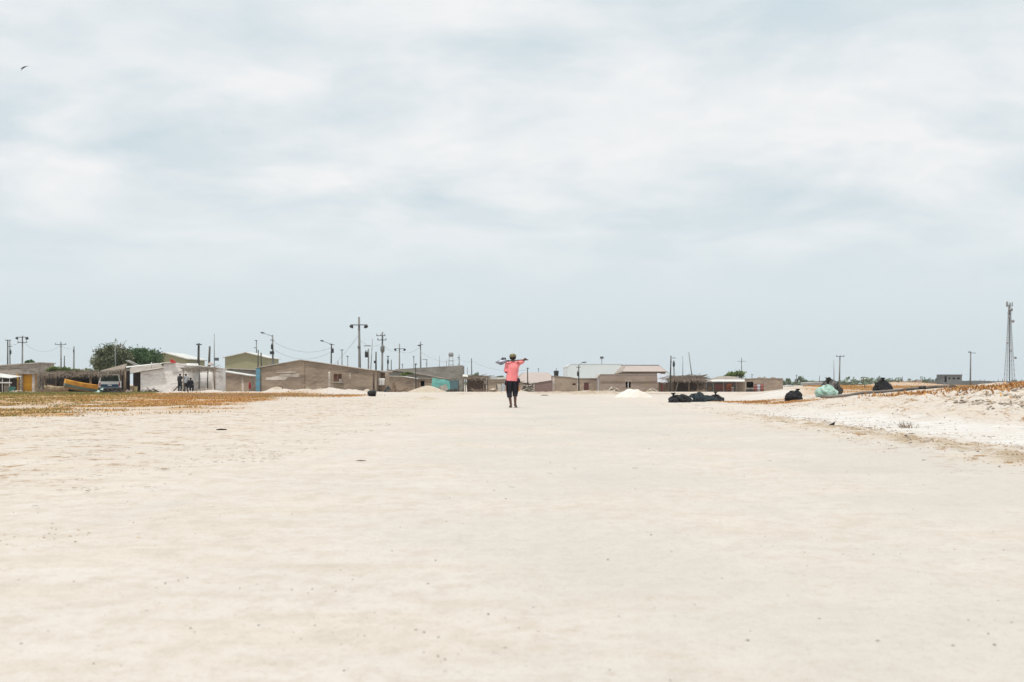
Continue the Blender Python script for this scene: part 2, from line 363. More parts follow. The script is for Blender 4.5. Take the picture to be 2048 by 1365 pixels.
# ------------------------------------------------------------------ ground
def make_ground():
    ys = [-400, -120, -40, -15, -6, -2, 0, 1]
    y = 1.6
    while y < 70: ys.append(y); y *= 1.0085
    while y < 9000: ys.append(y); y *= 1.025
    xs = list(np.arange(-26, 26.01, .125)); x = 26.4; st = .3
    pos = []
    while x < 9000: pos.append(x); st *= 1.07; x += st
    xs = [-p for p in pos[::-1]]+xs+pos
    xs = np.array(xs); ys = np.array(ys); nx, ny = len(xs), len(ys)
    XX, YY = np.meshgrid(xs, ys); x = XX.ravel(); y = YY.ravel(); z = gnd(x, y)
    idx = np.arange(nx*ny).reshape(ny, nx)
    faces = np.stack([idx[:-1, :-1], idx[:-1, 1:], idx[1:, 1:], idx[1:, :-1]], -1).reshape(-1, 4)
    o = npmesh('ground', np.stack([x, y, z], 1), faces, None)
    o.data.polygons.foreach_set('use_smooth', np.ones(len(faces), bool))
    n1 = fbm(x*.35, y*.12, 4); r = x/np.maximum(y, 1)
    grey = ss(-2.6, .5, x+2.2*(n1-.5))*(1-ss(4.4, 5.4, x+1.2*(n1-.5)))*(1-ss(80, 110, y))*.9
    for xa, sl in ((.2, .012), (1.85, .012), (1.0, -.03), (2.6, -.03), (-1.6, .035), (-.1, .035)):
        grey = np.maximum(grey, .75*np.exp(-((x-xa-sl*(y-20)-.25*np.sin(y*.09+xa))/.16)**2)*ss(3, 9, y)*(1-ss(40, 70, y))*ss(.35, .6, fbm(y*.5+xa*9, x*1.5, 3)))
    crust = ss(5.6, 6.3, x+1.5*(n1-.5))*(1-ss(8.2, 9.4, x))*ss(9, 14, y)*(1-ss(32, 44, y))
    crust = np.maximum(crust, .95*np.exp(-((x-12.2)/1.7)**2-((y-65.5)/4)**2))
    bc = 5.25+.03*(y-16)+.8*(fbm(y*.25, y*0+9)-.5)
    dirt = np.exp(-((x-bc)/.75)**2)*ss(8, 13, y)*(1-ss(26, 46, y))*.95
    lf = (1-ss(-4.5, -2.2, x+1.0*(n1-.5)))*(1-ss(60, 110, y))
    dirt = dirt+lf*.55+ss(8, 10, x)*(1-ss(58, 62, y))*.62*ss(8, 16, y)
    dirt = dirt+1.0*np.exp(-((y-104)/8)**2)*ss(-8, -2, x)*(1-ss(19, 24, x))
    dirt = dirt+.6*ss(120, 135, y)*(r < .19)
    gm = grassmask(x, y)
    field = ss(.19, .215, r)*ss(57, 62, y)
    rp = np.exp(-((y-(60-1.12*x))/2.4)**2)*ss(11.3, 14, x)*ss(.40, .55, fbm(x*1.1, y*.7))*(1-ss(56, 58, y))
    rp = rp+np.exp(-((x-(9.75-.10*(y-55)))/.6)**2)*ss(49, 51, y)*(1-ss(60, 62, y))
    orange = np.clip(gm*.85+field*.62+rp*.8, 0, 1)
    a = o.data.color_attributes.new('zone', 'FLOAT_COLOR', 'POINT')
    a.data.foreach_set('color', np.stack([grey, np.clip(crust, 0, 1), np.clip(dirt, 0, 1), orange], 1).ravel())
    m, nt, b = newmat('pale sandy ground'); o.data.materials[0] = m
    at = nt.nodes.new('ShaderNodeAttribute'); at.attribute_name = 'zone'
    sp = nt.nodes.new('ShaderNodeSeparateColor'); nt.links.new(at.outputs['Color'], sp.inputs[0])
    def mul(a_, b_, add=False):
        n = nt.nodes.new('ShaderNodeMath'); n.operation = 'ADD' if add else 'MULTIPLY'; n.use_clamp = True
        for i, q in enumerate((a_, b_)):
            if isinstance(q, bpy.types.NodeSocket): nt.links.new(q, n.inputs[i])
            else: n.inputs[i].default_value = q
        return n.outputs[0]
    v = coords(nt, (1, .7, 1)); vs = coords(nt, (.55, 1, 1))
    big = noise(nt, v, .22, 4, .55); mid = noise(nt, vs, 1.6, 5, .65); fine = noise(nt, v, 14, 5, .7); grain = noise(nt, v, 95, 3, .8)
    K = .592
    c = mixc(nt, ramp(nt, big, .35, .65), lin(241, 232, 223, K), lin(236, 227, 217, K))
    c = mixc(nt, mul(ramp(nt, mid, .45, .7), .55), c, lin(226, 212, 194, K))
    c = mixc(nt, mul(ramp(nt, noise(nt, v, 5.5, 6, .75), .46, .62), .55), c, lin(218, 203, 186, K*.95))
    c = mixc(nt, mul(ramp(nt, noise(nt, v, .9, 4, .6), .50, .68), .35), c, lin(248, 240, 230, K*1.04))
    gmask = mul(sp.outputs[0], ramp(nt, noise(nt, v, .35, 5, .6), .36, .58))
    c = mixc(nt, mul(gmask, .95), c, lin(226, 220, 212, K*.98))
    c = mixc(nt, mul(ramp(nt, noise(nt, coords(nt, (1, .5, 1)), .5, 3, .5), .56, .70), mul(sp.outputs[0], .4)), c, lin(212, 210, 202, K*.96))
    # scattered dry straw and dirt flecks
    s1 = ramp(nt, noise(nt, v, 1.9, 7, .72), .50, .57)
    s2 = ramp(nt, noise(nt, v, 5.0, 7, .78), .49, .56)
    dm = mul(mul(sp.outputs[2], 1.8), mul(s1, s2))
    c = mixc(nt, mul(mul(sp.outputs[2], ramp(nt, noise(nt, v, .8, 5, .6), .45, .62)), .55), c, lin(236, 216, 188, K))
    c = mixc(nt, dm, c, mixc(nt, ramp(nt, fine, .4, .6), lin(204, 160, 108, K*.9), lin(160, 124, 86, K*.8)))
    hv = ramp(nt, sp.outputs[2], .65, .98)
    c = mixc(nt, mul(mul(hv, .9), ramp(nt, noise(nt, v, 2.6, 6, .7), .40, .54)), c, mixc(nt, ramp(nt, fine, .4, .62), lin(212, 190, 158, K*.9), lin(176, 148, 112, K*.85)))
    c = mixc(nt, mul(sp.outputs[1], ramp(nt, mid, .38, .56)), c, lin(243, 241, 238, K*1.04))
    c = mixc(nt, mul(at.outputs['Alpha'], ramp(nt, noise(nt, v, 1.1, 5, .7), .33, .50)), c, mixc(nt, ramp(nt, fine, .4, .6), lin(220, 172, 112, K), lin(198, 146, 88, K)))
    fl = ramp(nt, grain, .54, .72)
    c = mixc(nt, mul(fl, .30), c, lin(158, 142, 124, K))
    c = mixc(nt, mul(ramp(nt, noise(nt, v, 33, 4, .75), .56, .66), .22), c, lin(170, 152, 132, K))
    c = mixc(nt, mul(ramp(nt, fine, .50, .68), .34), c, lin(206, 194, 176, K))
    nt.links.new(c, b.inputs['Base Color']); b.inputs['Roughness'].default_value = .95
    b.inputs['Specular IOR Level'].default_value = .15
    hh = nt.nodes.new('ShaderNodeMath'); hh.operation = 'MULTIPLY_ADD'; nt.links.new(mid, hh.inputs[0]); hh.inputs[1].default_value = 2.5; nt.links.new(fine, hh.inputs[2])
    bump(nt, b, hh.outputs[0], .38, .022)
    tag(o, kind='structure')
def grassmask(x, y):
    n = fbm(x*.22+5, y*.10+3, 4); r = x/np.maximum(y, 1)
    right = -8.6-.10*(y-45)+5*(n-.5)
    g = (1-ss(-1.6, .8, x-right))*ss(27, 38, y+26*(n-.5))*(1-ss(108, 122, y))
    g = g*(1-.75*ss(.42, .56, fbm(x*.5+2, y*.25+6, 4))*(1-ss(46, 64, y)))
    thin = np.exp(-((y-90)/8)**2)*ss(-22, -20, x)*(1-ss(-11, -8, x))*.8
    return np.clip(np.maximum(g, thin), 0, 1)
make_ground()

def blades(name, pts, size, m, label, cat=None, wfac=.35, lean=.5):
    n = len(pts); pts = np.asarray(pts, float); size = np.asarray(size, float)
    a = RNG.random(n)*np.pi; w = size*wfac
    d = np.stack([np.cos(a), np.sin(a), 0*a], 1)*w[:, None]*.5
    tip = pts+np.stack([(RNG.random(n)-.5)*size*lean, (RNG.random(n)-.5)*size*lean, size], 1)
    pts = pts-np.array([0, 0, .01])
    V = np.stack([pts-d, pts+d, tip+d*.25, tip-d*.25], 1).reshape(-1, 3)
    o = npmesh(name, V, np.arange(4*n).reshape(-1, 4), m)
    return tag(o, label, cat, None, 'stuff')
def scatter(n, x0, x1, y0, y1, dens, logy=True):
    x = RNG.uniform(x0, x1, n)
    y = np.exp(RNG.uniform(math.log(y0), math.log(y1), n)) if logy else RNG.uniform(y0, y1, n)
    k = RNG.random(n) < dens(x, y); x = x[k]; y = y[k]
    return np.stack([x, y, gnd(x, y)], 1)
p = scatter(420000, -48, -7, 28, 120, lambda x, y: grassmask(x, y)**1.3*ss(.36, .60, fbm(x*.8, y*.4, 4)))
blades('dry_grass', p, .012+.030*RNG.random(len(p))*(.5+p[:, 1]/60), M['grass_dry'], 'low orange and olive dry grass spreading over the sand on the left', 'grass', 1.0, 1.5)
p = scatter(16000, -48, -26, 96, 124, lambda x, y: .9*ss(.32, .5, fbm(x*.3, y*.2))*(x/y > -.36)*(x/y < -.25))
blades('green_weeds', p, .05+.07*RNG.random(len(p)), M['grass_green'], 'strip of short green weeds beyond the dry grass at far left', 'weeds', .6)
def right_g(x, y):
    band = np.exp(-((y-(50-1.0*(x-11)*1.2))/3.2)**2)
    return band*(fbm(x*.6, y*.4) > .38)*ss(9.5, 11, x)
p = scatter(90000, 10.5, 19.5, 33, 54, lambda x, y: np.exp(-((y-(59.5-1.12*x))/3.0)**2)*ss(11.3, 13.5, x)*ss(.40, .55, fbm(x*1.1, y*.7)))
blades('rust_plants', p, .03+.075*RNG.random(len(p)), M['grass_rust'], 'rust orange dry plants covering the crest of the sand mound at far right', 'plants', .8, 1.6)
p = scatter(26000, 8.0, 12, 50, 60, lambda x, y: np.exp(-((x-(9.75-.10*(y-55)))/.65)**2)*.9*ss(.36, .5, fbm(x*1.5, y)))
blades('rust_ground_cover', p, .015+.03*RNG.random(len(p)), M['grass_rust'], 'rust orange ground cover on the slope left of the black bag on the mound', 'plants', 1.0, 1.6)
p = scatter(200000, 12, 150, 64, 420, lambda x, y: (x/y > .205)*.8*(fbm(x*.2, y*.1) > .36))
blades('field_grass', p, .03+.0006*p[:, 1]*RNG.random(len(p)), M['grass_dry'], 'yellow dry grass field behind the sand mound and pipe', 'grass', .8)
p = scatter(9000, -22, -11, 82, 100, lambda x, y: grassmask(x, y)*.8)
M['grass_brown'] = grassmat('grey brown straw', [lin(178, 150, 116, .75), lin(156, 132, 100, .72), lin(206, 180, 140, .78)])
blades('straw_strip', p, .03+.08*RNG.random(len(p)), M['grass_brown'], 'straggling brown straw in front of the long block house', 'straw', .4)
# sparse straw flecks lying on the left flat
def litter(name, n, x0, x1, y0, y1, dens, m, label, s0, s1):
    q = scatter(n, x0, x1, y0, y1, dens); k = len(q); a = RNG.random(k)*np.pi; L = RNG.uniform(s0, s1, k); W = L*.10
    u = np.stack([np.cos(a), np.sin(a), (RNG.random(k)-.5)*.25], 1)*L[:, None]*.5
    w = np.stack([-np.sin(a), np.cos(a), .4+0*a], 1)*W[:, None]*.5
    c = q+np.array([0, 0, .012]); V = np.stack([c-u-w, c+u-w, c+u+w, c-u+w], 1).reshape(-1, 3)
    return tag(npmesh(name, V, np.arange(4*k).reshape(-1, 4), m), label, 'litter', None, 'stuff')
litter('straw_litter', 16000, -14, -2.2, 9, 60, lambda x, y: (fbm(x*1.1, y*.7, 4) > .60)*.9, M['wood'], 'scattered straw bits over the left flat sand', .02, .07)
litter('dark_twig_litter', 1800, -14, 6, 8, 60, lambda x, y: (fbm(x*.7+9, y*.5, 4) > .62)*.5, M['debris'], 'tiny dark twigs scattered on the sand flat', .015, .06)
litter('slope_litter', 9000, 5, 16, 12, 56, lambda x, y: (fbm(x*1.1+4, y*.7, 4) > .58)*.6, M['debris'], 'dark bits of dried weed over the right slope', .02, .09)
def pebbles(name, n, x0, x1, y0, y1, dens, s0, s1, m, label):
    q = scatter(n, x0, x1, y0, y1, dens); mb = MB()
    base = np.array([(1, 0, 0), (0, 1, 0), (-1, 0, 0), (0, -1, 0), (.15, -.1, .42), (0, 0, -.5)], float)
    fc = np.array([(0, 1, 4), (1, 2, 4), (2, 3, 4), (3, 0, 4), (1, 0, 5), (2, 1, 5), (3, 2, 5), (0, 3, 5)])
    k = len(q); s = s0+(s1-s0)*RNG.random(k)**3
    th = RNG.random(k)*6.28; ct, st_ = np.cos(th), np.sin(th); el = RNG.uniform(.5, 1.0, k)
    B = base[None]*RNG.uniform(.5, 1.3, (k, 6, 1)); B = np.stack([B[..., 0]*ct[:, None]-B[..., 1]*(st_*el)[:, None], B[..., 0]*st_[:, None]+B[..., 1]*(ct*el)[:, None], B[..., 2]], -1)
    V = q[:, None, :]+B*s[:, None, None]
    Fc = (fc[None]+np.arange(k)[:, None, None]*6).reshape(-1, 3)
    return tag(npmesh(name, V.reshape(-1, 3), Fc, m), label, 'pebbles', None, 'stuff')
pebbles('pebbles', 9000, -6, 5.5, 3.2, 60, lambda x, y: .25+.75*(fbm(x*.8, y*.6) > .55), .0012, .0080, M['pebble'], 'small pebbles strewn over the sandy track')
pebbles('clods', 4200, 4.2, 8.6, 10, 34, lambda x, y: np.exp(-((x-5.4-.03*(y-16))/.8)**2)*(fbm(x*1.4, y*1.4) > .42), .006, .04, M['rock'], 'crumbled clods of earth along the right edge of the track')
def leftpatch(x, y):
    a = np.exp(-(((x+3.1)-.12*(y-14))/.35)**2-((y-14)/1.6)**2)+1.3*np.exp(-((x+2.35)/.28)**2-((y-7.0)/.35)**2)
    b = ss(.60, .68, fbm(x*.55+3, y*.30+2, 5))*(1-ss(-4.0, -2.2, x))
    return np.clip(a+.55*b, 0, 1)
M['clod'] = mat('crumbled rusty earth', lin(208, 172, 128, .68), lin(150, 118, 86, .62), 9, bmp=.3, island=.3)
pebbles('earth_crumbs', 70000, -16, -1.5, 5.5, 70, leftpatch, .0025, .013, M['clod'], 'patches of crumbled rusty earth over the left flat')
pebbles('slope_crumbs', 50000, 5.5, 17, 12, 56, lambda x, y: ss(.57, .66, fbm(x*.9+8, y*.35+2, 5))*(.3+.7*ss(9, 10, x)), .004, .026, M['clod'], 'patches of crumbled earth over the right sand slope')
pebbles('berm_crumbs', 30000, 3.8, 7.6, 10, 40, lambda x, y: np.exp(-((x-5.4-.03*(y-16))/.7)**2)*ss(.42, .6, fbm(x*1.2+2, y*.8, 4)), .004, .020, M['clod'], 'brown crumbs of earth covering the low bank beside the track')
pebbles('crust_stones', 9000, 5.6, 12, 12, 52, lambda x, y: ss(.50, .62, fbm(x*1.3+11, y*.6, 4))*.8, .006, .035, M['rock'], 'pale crusted lumps over the white salt strip and lower bank')
pebbles('slope_stones', 9000, 11.0, 17.5, 31, 44, lambda x, y: ss(.300, .335, x/y)*ss(.35, .6, fbm(x*1.5, y)), .015, .11, M['rock'], 'broken pale stones on the mound at the right edge')

# ------------------------------------------------------------------ buildings
def house(name, label, cat, Y, depth, top, wall, roof, holes=(), ov=.12, rt=.10, base=None, group=None, panels=(), roofname='roof', wt=.15, wallname='wall'):
    T = [(X(a, Y), Z(b, Y)) for a, b in top]
    x0, x1 = T[0][0], T[-1][0]
    zb = (G((x0+x1)/2, Y) if base is None else base)-.12
    root = thing(name, label, cat, ((x0+x1)/2, Y, zb+.12), group)
    def topz(x):
        for (a, za), (b, zb_) in zip(T, T[1:]):
            if a <= x <= b: return za+(zb_-za)*(x-a)/max(b-a, 1e-6)
        return T[-1][1]
    H = [(X(a, Y), X(b, Y), Z(d, Y), Z(c, Y), k) for a, b, c, d, k in holes]   # x0,x1,zlow,zhigh
    H = [(a, b, (zb if k in ('door', 'opening') and z0 < zb+.5 else z0), z1, k) for a, b, z0, z1, k in H]
    bps = sorted(set([t[0] for t in T]+[h[0] for h in H]+[h[1] for h in H]))
    w = MB()
    for a, b in zip(bps, bps[1:]):
        if b-a < 1e-5: continue
        cuts = sorted([(h[2], h[3]) for h in H if h[0]-1e-6 <= a and h[1]+1e-6 >= b])
        ta, tb = topz(a+1e-6), topz(b-1e-6); lo = zb
        for c0, c1 in cuts:
            if c0 > lo+.01: w.prism([(a, lo), (b, lo), (b, c0), (a, c0)], Y, Y+wt)
            lo = c1
        w.prism([(a, lo), (b, lo), (b, tb), (a, ta)], Y, Y+wt)
    w.b6(x0, x0+wt, Y+wt, Y+depth-wt, zb, T[0][1]); w.b6(x1-wt, x1, Y+wt, Y+depth-wt, zb, T[-1][1])
    w.prism([(x0, zb), (x1, zb)]+[t for t in T[::-1]], Y+depth-wt, Y+depth)
    w.build(wallname, wall, root)
    if roof:
        r = MB(); P = list(T)
        P[0] = (P[0][0]-ov, P[0][1]-(P[1][1]-P[0][1])/max(P[1][0]-P[0][0], .01)*ov*.5); P[-1] = (P[-1][0]+ov, P[-1][1]+(P[-1][1]-P[-2][1])/max(P[-1][0]-P[-2][0], .01)*ov*.5)
        for (a, za), (b, zb2) in zip(P, P[1:]):
            if b-a < .02: continue
            r.prism([(a, za+.003), (b, zb2+.003), (b, zb2+.003+rt), (a, za+.003+rt)], Y-ov, Y+depth+ov)
        r.build(roofname, roof, root)
    for a, b, z0, z1, k in H:
        if k == 'win':
            fr = MB(); t = .05
            fr.b6(a, a+t, Y+.03, Y+.10, z0, z1); fr.b6(b-t, b, Y+.03, Y+.10, z0, z1)
            fr.b6(a+t, b-t, Y+.03, Y+.10, z0, z0+t); fr.b6(a+t, b-t, Y+.03, Y+.10, z1-t, z1)
            fr.b6((a+b)/2-t/2, (a+b)/2+t/2, Y+.035, Y+.095, z0+t, z1-t)
            f = fr.build('window_frame', M['wood'], root)
        elif k == 'door':
            MB().b6(a+.002, b-.002, Y+.05, Y+.10, z0, z1-.002).build('door', M[DOORM.get(label, 'dark_wood')], root)
    for (nm, poly, m) in panels:
        MB().prism([(X(a, Y), Z(b, Y)) for a, b in poly], Y-.02, Y-.002).build(nm, m, root)
    return root
DOORM = {}
def rnd_sticks(mb, n, fn, L, r, dirs, spread=.35):
    for i in range(n):
        p = Vector(fn()); d = Vector(random.choice(dirs)); d = (d+Vector((random.uniform(-1, 1), random.uniform(-1, 1), random.uniform(-1, 1)))*spread).normalized()
        l = random.uniform(*L); q = p+d*l; mid = (p+q)/2+Vector((random.uniform(-1, 1), random.uniform(-1, 1), random.uniform(-1, 1)))*l*.06
        rr = random.uniform(*r); mb.tube([p, mid, q], [rr, rr*.8, rr*.4], 4, False)
    return mb
def brushroof(root, px0, px1, py0a, py0b, Y0, Y1, thick, n, m, name='thatch_roof', fringe=True, L=(.5, 1.4), r=(.015, .04)):
    """shaggy sloping brush roof: front edge (px0,py0a)-(px1,py0b) at Y0"""
    def fn():
        t = random.random(); u = random.random(); px = px0+(px1-px0)*t; Yq = Y0+(Y1-Y0)*u
        z = Z(py0a+(py0b-py0a)*t, Y0)+random.uniform(-.5, .5)*thick+u*.15
        return (X(px, Y0)+0, Yq, z)
    mb = MB()
    core = [pt(px0, py0a, Y0), pt(px1, py0b, Y0), (X(px1, Y0), Y1, Z(py0b, Y0)+.15), (X(px0, Y0), Y1, Z(py0a, Y0)+.15)]
    mb.slab(core, thick*.55)
    rnd_sticks(mb, n, fn, L, r, [(1, 0, 0), (-1, 0, 0), (0, -1, -.15), (.7, -.7, 0)], .25)
    if fringe:
        def fe():
            t = random.random(); return (X(px0+(px1-px0)*t, Y0), Y0-random.random()*.2, Z(py0a+(py0b-py0a)*t, Y0)+random.uniform(-.3, .3)*thick)
        rnd_sticks(mb, n//2, fe, (.15, .5), r, [(0, -.4, -1), (.3, -.3, -1), (-.3, -.2, -.8)], .3)
    return mb.build(name, m, root)
def post(root, px, ytop, Y, m, r=.06, name='post', dx=0):
    x = X(px, Y); g = G(x, Y)-.1
    return MB().tube([(x+dx, Y, g), (x+dx*.4+random.uniform(-.03, .03), Y, (g+Z(ytop, Y))/2), (x, Y, Z(ytop, Y))], [r*1.1, r, r*.85], 7).build(name, m, root)

# --- far left block house with yellow front
h = house('block_house', 'grey block house with a bright yellow doorway at the far left edge', 'house', 141, 5,
      [(-60, 736), (0, 732.5), (76, 727)], M['grey_block'], M['cement_edge'],
      holes=[(47, 65, 749, 786, 'door'), (2, 20, 756, 768, 'opening')],
      panels=[('yellow_front', [(33, 748.6), (46.6, 748.6), (46.6, 785), (33, 785)], M['yellow_paint']), ('yellow_front', [(65.2, 748.2), (73, 748), (73, 785), (65.2, 785)], M['yellow_paint'])])
for o in h.children:
    if o.name.startswith('door'): o.data.materials[0] = M['yellow_paint']
for px in (44, 69): MB().b6(X(px, 141)-.11, X(px, 141)+.11, 140.6, 140.9, -.1, Z(747, 141)).build('column', M['plaster'], h)
MB().b6(X(36, 141), X(78, 141), 140.4, 140.96, Z(748, 141), Z(746.4, 141)).build('lintel', M['concrete'], h)
# small open stall with white tin roof
t = thing('market_stall', 'small open stall with white tin roof at the left picture edge', 'stall', (X(8, 134), 134, 0))
MB().slab([pt(-20, 752, 133), pt(20, 756.5, 133), pt(44, 753, 136), pt(-10, 746, 136)], .04).build('roof', M['white_roof'], t)
MB().b6(X(-20, 133), X(22, 133), 133, 133.3, Z(767, 133), Z(764.5, 133)).build('counter', M['white_roof'], t)
MB().b6(X(-20, 134), X(20, 134), 135.8, 135.9, -.05, Z(757, 134)).build('back_wall', M['dark_planks'], t)
for px in (-15, 5, 19): post(t, px, 755, 133.1, M['white_roof'], .035)
MB().b6(X(7, 133.2), X(19, 133.2), 133.35, 133.4, -.02, Z(767.5, 133.2)).build('front_board', M['brush_grey'], t)
# picket fence
t = thing('picket_fence', 'leaning grey stick fence beside the white-roofed stall', 'fence', (X(33, 136), 136, 0))
mb = MB()
for i in range(20):
    px = 20+i*1.25; a = Vector((X(px, 136), 136+random.uniform(-.05, .05), -.1)); mb.tube([a, a+Vector((random.uniform(-.07, .07), 0, random.uniform(1.35, 1.7)))], .022, 4, False)
mb.build('pickets', M['brush_grey'], t)
MB().tube([(X(19, 136), 135.96, .5), (X(45, 136), 135.96, .55)], .02, 4).build('rail', M['brush_grey'], t)
single('green_tub', 'faded green plastic tub in front of the stick fence', 'tub', MB().lathe((X(24, 132), 132, 0), [(.22, 0), (.33, .45), (.36, .5), (.32, .5)], 14), M['tarp_green'], (X(24, 132), 132, 0))
mb = MB()
for i in range(26): mb.rock((X(34, 131)+random.gauss(0, .3), 131+random.gauss(0, .25), random.uniform(.02, .14)), random.uniform(.05, .12))
mb.rock((X(34, 131), 131, .0), .55, .14)
single('rubble_pile', 'small heap of pale rubble below the stick fence', 'rubble', mb, M['rock'], (X(34, 131), 131, 0))
# brush-roofed open shelter
t = thing('brush_shelter', 'long open shelter with a shaggy brush roof above the boats', 'shelter', (X(140, 133), 133, 0))
brushroof(t, 78, 203, 749, 746, 131, 137, .26, 620, M['thatch'])
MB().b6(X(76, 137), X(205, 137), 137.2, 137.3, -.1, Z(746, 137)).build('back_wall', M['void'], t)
for px, w in ((90, .09), (181, .12), (112, .05)): post(t, px, 747, 131.3, M['wood'], w)
single('stick_stack', 'upright stack of grey sticks leaning at the left end of the brush shelter', 'firewood',
       rnd_sticks(MB(), 60, lambda: (X(random.uniform(74, 87), 132), 132+random.uniform(-.4, .3), -.03), (.9, 2.0), (.015, .035), [(0, .05, 1), (.1, 0, 1)], .12), M['brush_grey'], (X(80, 132), 132, 0))
single('climbing_vine', 'green vine sprawling over the brush shelter roof', 'vine', MB().tube([(X(95, 138), 138, 0), (X(96, 138), 138, 1.9), (X(120, 138), 138, 2.2), (X(160, 138), 138, 2.1)], .04, 5), M['bark'], (X(95, 138), 138, 0))
vine = bpy.data.objects['climbing_vine']
def leaves(n, cx, cy, cz, rx, ry, rz, size, blobs=8, flat=0, seed=0, shape=None):
    rg = np.random.default_rng(seed); B = []
    for i in range(blobs):
        while True:
            q = rg.uniform(-1, 1, 3)
            if (q**2).sum() < 1: break
        B.append((q*np.array([.80, .80, .76]), rg.uniform(.13, .32)))
    k = rg.integers(0, blobs, n); C = np.array([b[0] for b in B])[k]; R = np.array([b[1] for b in B])[k]
    d = rg.normal(size=(n, 3)); d /= np.linalg.norm(d, axis=1)[:, None]; d[:, 2] = d[:, 2]*1.25+.1
    p = C+d*(R*rg.uniform(.15, 1.5, n)**.5*np.where(rg.random(n) < .12, 1.5, 1))[:, None]
    p = p*np.array([rx, ry, rz])+np.array([cx, cy, cz])
    u = rg.normal(size=(n, 3)); u /= np.linalg.norm(u, axis=1)[:, None]
    w = np.cross(u, rg.normal(size=(n, 3))); w /= np.linalg.norm(w, axis=1)[:, None]
    s = size*rg.uniform(.5, 1.2, n)[:, None]
    V = np.stack([p-u*s*.5, p+w*s*.32, p+u*s*.6, p-w*s*.32], 1).reshape(-1, 3)
    return V, np.arange(4*n).reshape(-1, 4), C*np.array([rx, ry, rz])+np.array([cx, cy, cz])
Vv, Ff, _ = leaves(2600, X(128, 138), 138, Z(741, 138), 1.95, .9, .42, .16, 12, seed=5)
npmesh('foliage', Vv, Ff, M['leaf_light'], vine, off=vine.location)

def tree(name, label, pxa, pxb, yt, yb, Y, m, n, size, group=None, blobs=14, seed=1, dz=None, trunk=True, ground=None):
    cx = X((pxa+pxb)/2, Y); rx = (X(pxb, Y)-X(pxa, Y))/2; zt = Z(yt, Y); zb = Z(yb, Y); g = G(cx, Y) if ground is None else ground
    zb = max(zb, g+.1)
    root = thing(name, label, 'tree', (cx, Y, g), group)
    V, Fc, C = leaves(n, cx, Y, (zt+zb)/2, rx, rx*.8, (zt-zb)/2, size, blobs, seed=seed)
    npmesh('crown', V, Fc, m, root, off=(cx, Y, g))
    mb = MB(); tz = g+(zb-g)*.6+.15; tr = max(.05, (zt-g)*.035)
    mb.tube([(cx, Y, g-.2), (cx+.06*rx, Y, (g+tz)/2), (cx, Y, tz)], [tr*1.3, tr, tr*.8], 7)
    for c in C[:7]: mb.tube([(cx, Y, tz-.05), ((cx+c[0])/2, (Y+c[1])/2, (tz+c[2])/2+.1), tuple(c)], [tr*.7, tr*.45, tr*.15], 5)
    mb.build('trunk', M['bark'], root)
    return root
tree('broadleaf_tree', 'dusty grey-green round tree at left behind the truck shelter', 177, 274, 689, 754, 190, M['leaf_grey'], 14000, .26, blobs=80, seed=2)
tree('broadleaf_tree', 'deep green spreading tree touching the olive warehouse', 232, 332, 698, 744, 196, M['leaf_dark'], 14000, .26, blobs=80, seed=4)
tree('shrub_tree', 'low light green bush showing above the shelter roof left of the truck', 158, 200, 736, 752, 165, M['leaf_light'], 1200, .16, seed=6)
tree('palm_bush', 'small spiky bush showing over the roof of the yellow-door house', 46, 70, 719, 734, 200, M['leaf_dark'], 500, .3, blobs=6, seed=9)

# --- boats
def boat(name, label, pos, L, W, H, yaw, pitch, cols, trim=None, group=None):
    root = thing(name, label, 'boat', pos, group)
    root.rotation_euler = (math.radians(4), math.radians(pitch), math.radians(yaw))
    def strip(t0, t1, off=0.0):
        rs_o = []; n = 22
        secs = []
        for i in range(n+1):
            s = i/n; w = W/2*(1-max(0, (s-.35)/.65)**2.2)*(0.82+.18*min(1, s/.3)); sheer = H*(1+.22*(s-.3)**2*2)
            bot = H*.18*max(0, (s-.6)/.4)**2; secs.append((s*L-L/2, w, bot, sheer))
        mb = MB()
        for side in (-1, 1):
            vs = []
            k = 4
            for (x, w, b0, sh) in secs:
                for j in range(k+1):
                    t = t0+(t1-t0)*j/k
                    vs.append((x, side*(w*(.35+.65*t**.6)+off), b0+(sh-b0)*t))
                for j in range(k, -1, -1):
                    t = t0+(t1-t0)*j/k
                    vs.append((x, side*(max(w*(.35+.65*t**.6)-.05, 0.0)+off*.2), b0+(sh-b0)*t))
            m_ = 2*(k+1); fs = []
            for i in range(n):
                for j in range(m_): fs.append((i*m_+j, i*m_+(j+1) % m_, (i+1)*m_+(j+1) % m_, (i+1)*m_+j))
            fs.append(tuple(range(m_))); fs.append(tuple(n*m_+j for j in range(m_)))
            mb.add(vs, fs, True)
        x, w, b0, sh = secs[0]; z0 = b0+(sh-b0)*t0; z1 = b0+(sh-b0)*t1; a0 = w*(.35+.65*t0**.6); a1 = w*(.35+.65*t1**.6)
        mb.slab([(x-.02, -a0, z0), (x-.02, a0, z0), (x-.02, a1, z1), (x-.02, -a1, z1)], .03)
        if t0 == 0: mb.slab([(s_[0], s_[1]*.36*sg, s_[2]+.01) for sg in (1, -1) for s_ in (secs if sg > 0 else secs[::-1])], .03)
        return mb
    def bld(mb, nm, m):
        me = mb.build(nm, m); me.parent = root; return me
    bld(strip(0, .26), 'hull_bottom', cols[0]); bld(strip(.26, .52, .004), 'hull_band', cols[1]); bld(strip(.52, 1, .008), 'gunwale', cols[2])
    for s in (.25, .5, .7):
        w = W/2*(1-max(0, (s-.35)/.65)**2.2)
        bld(MB().box((s*L-L/2, 0, H*.78), (.18, w*1.75, .03)), 'thwart', M['boat_brown'])
    return root
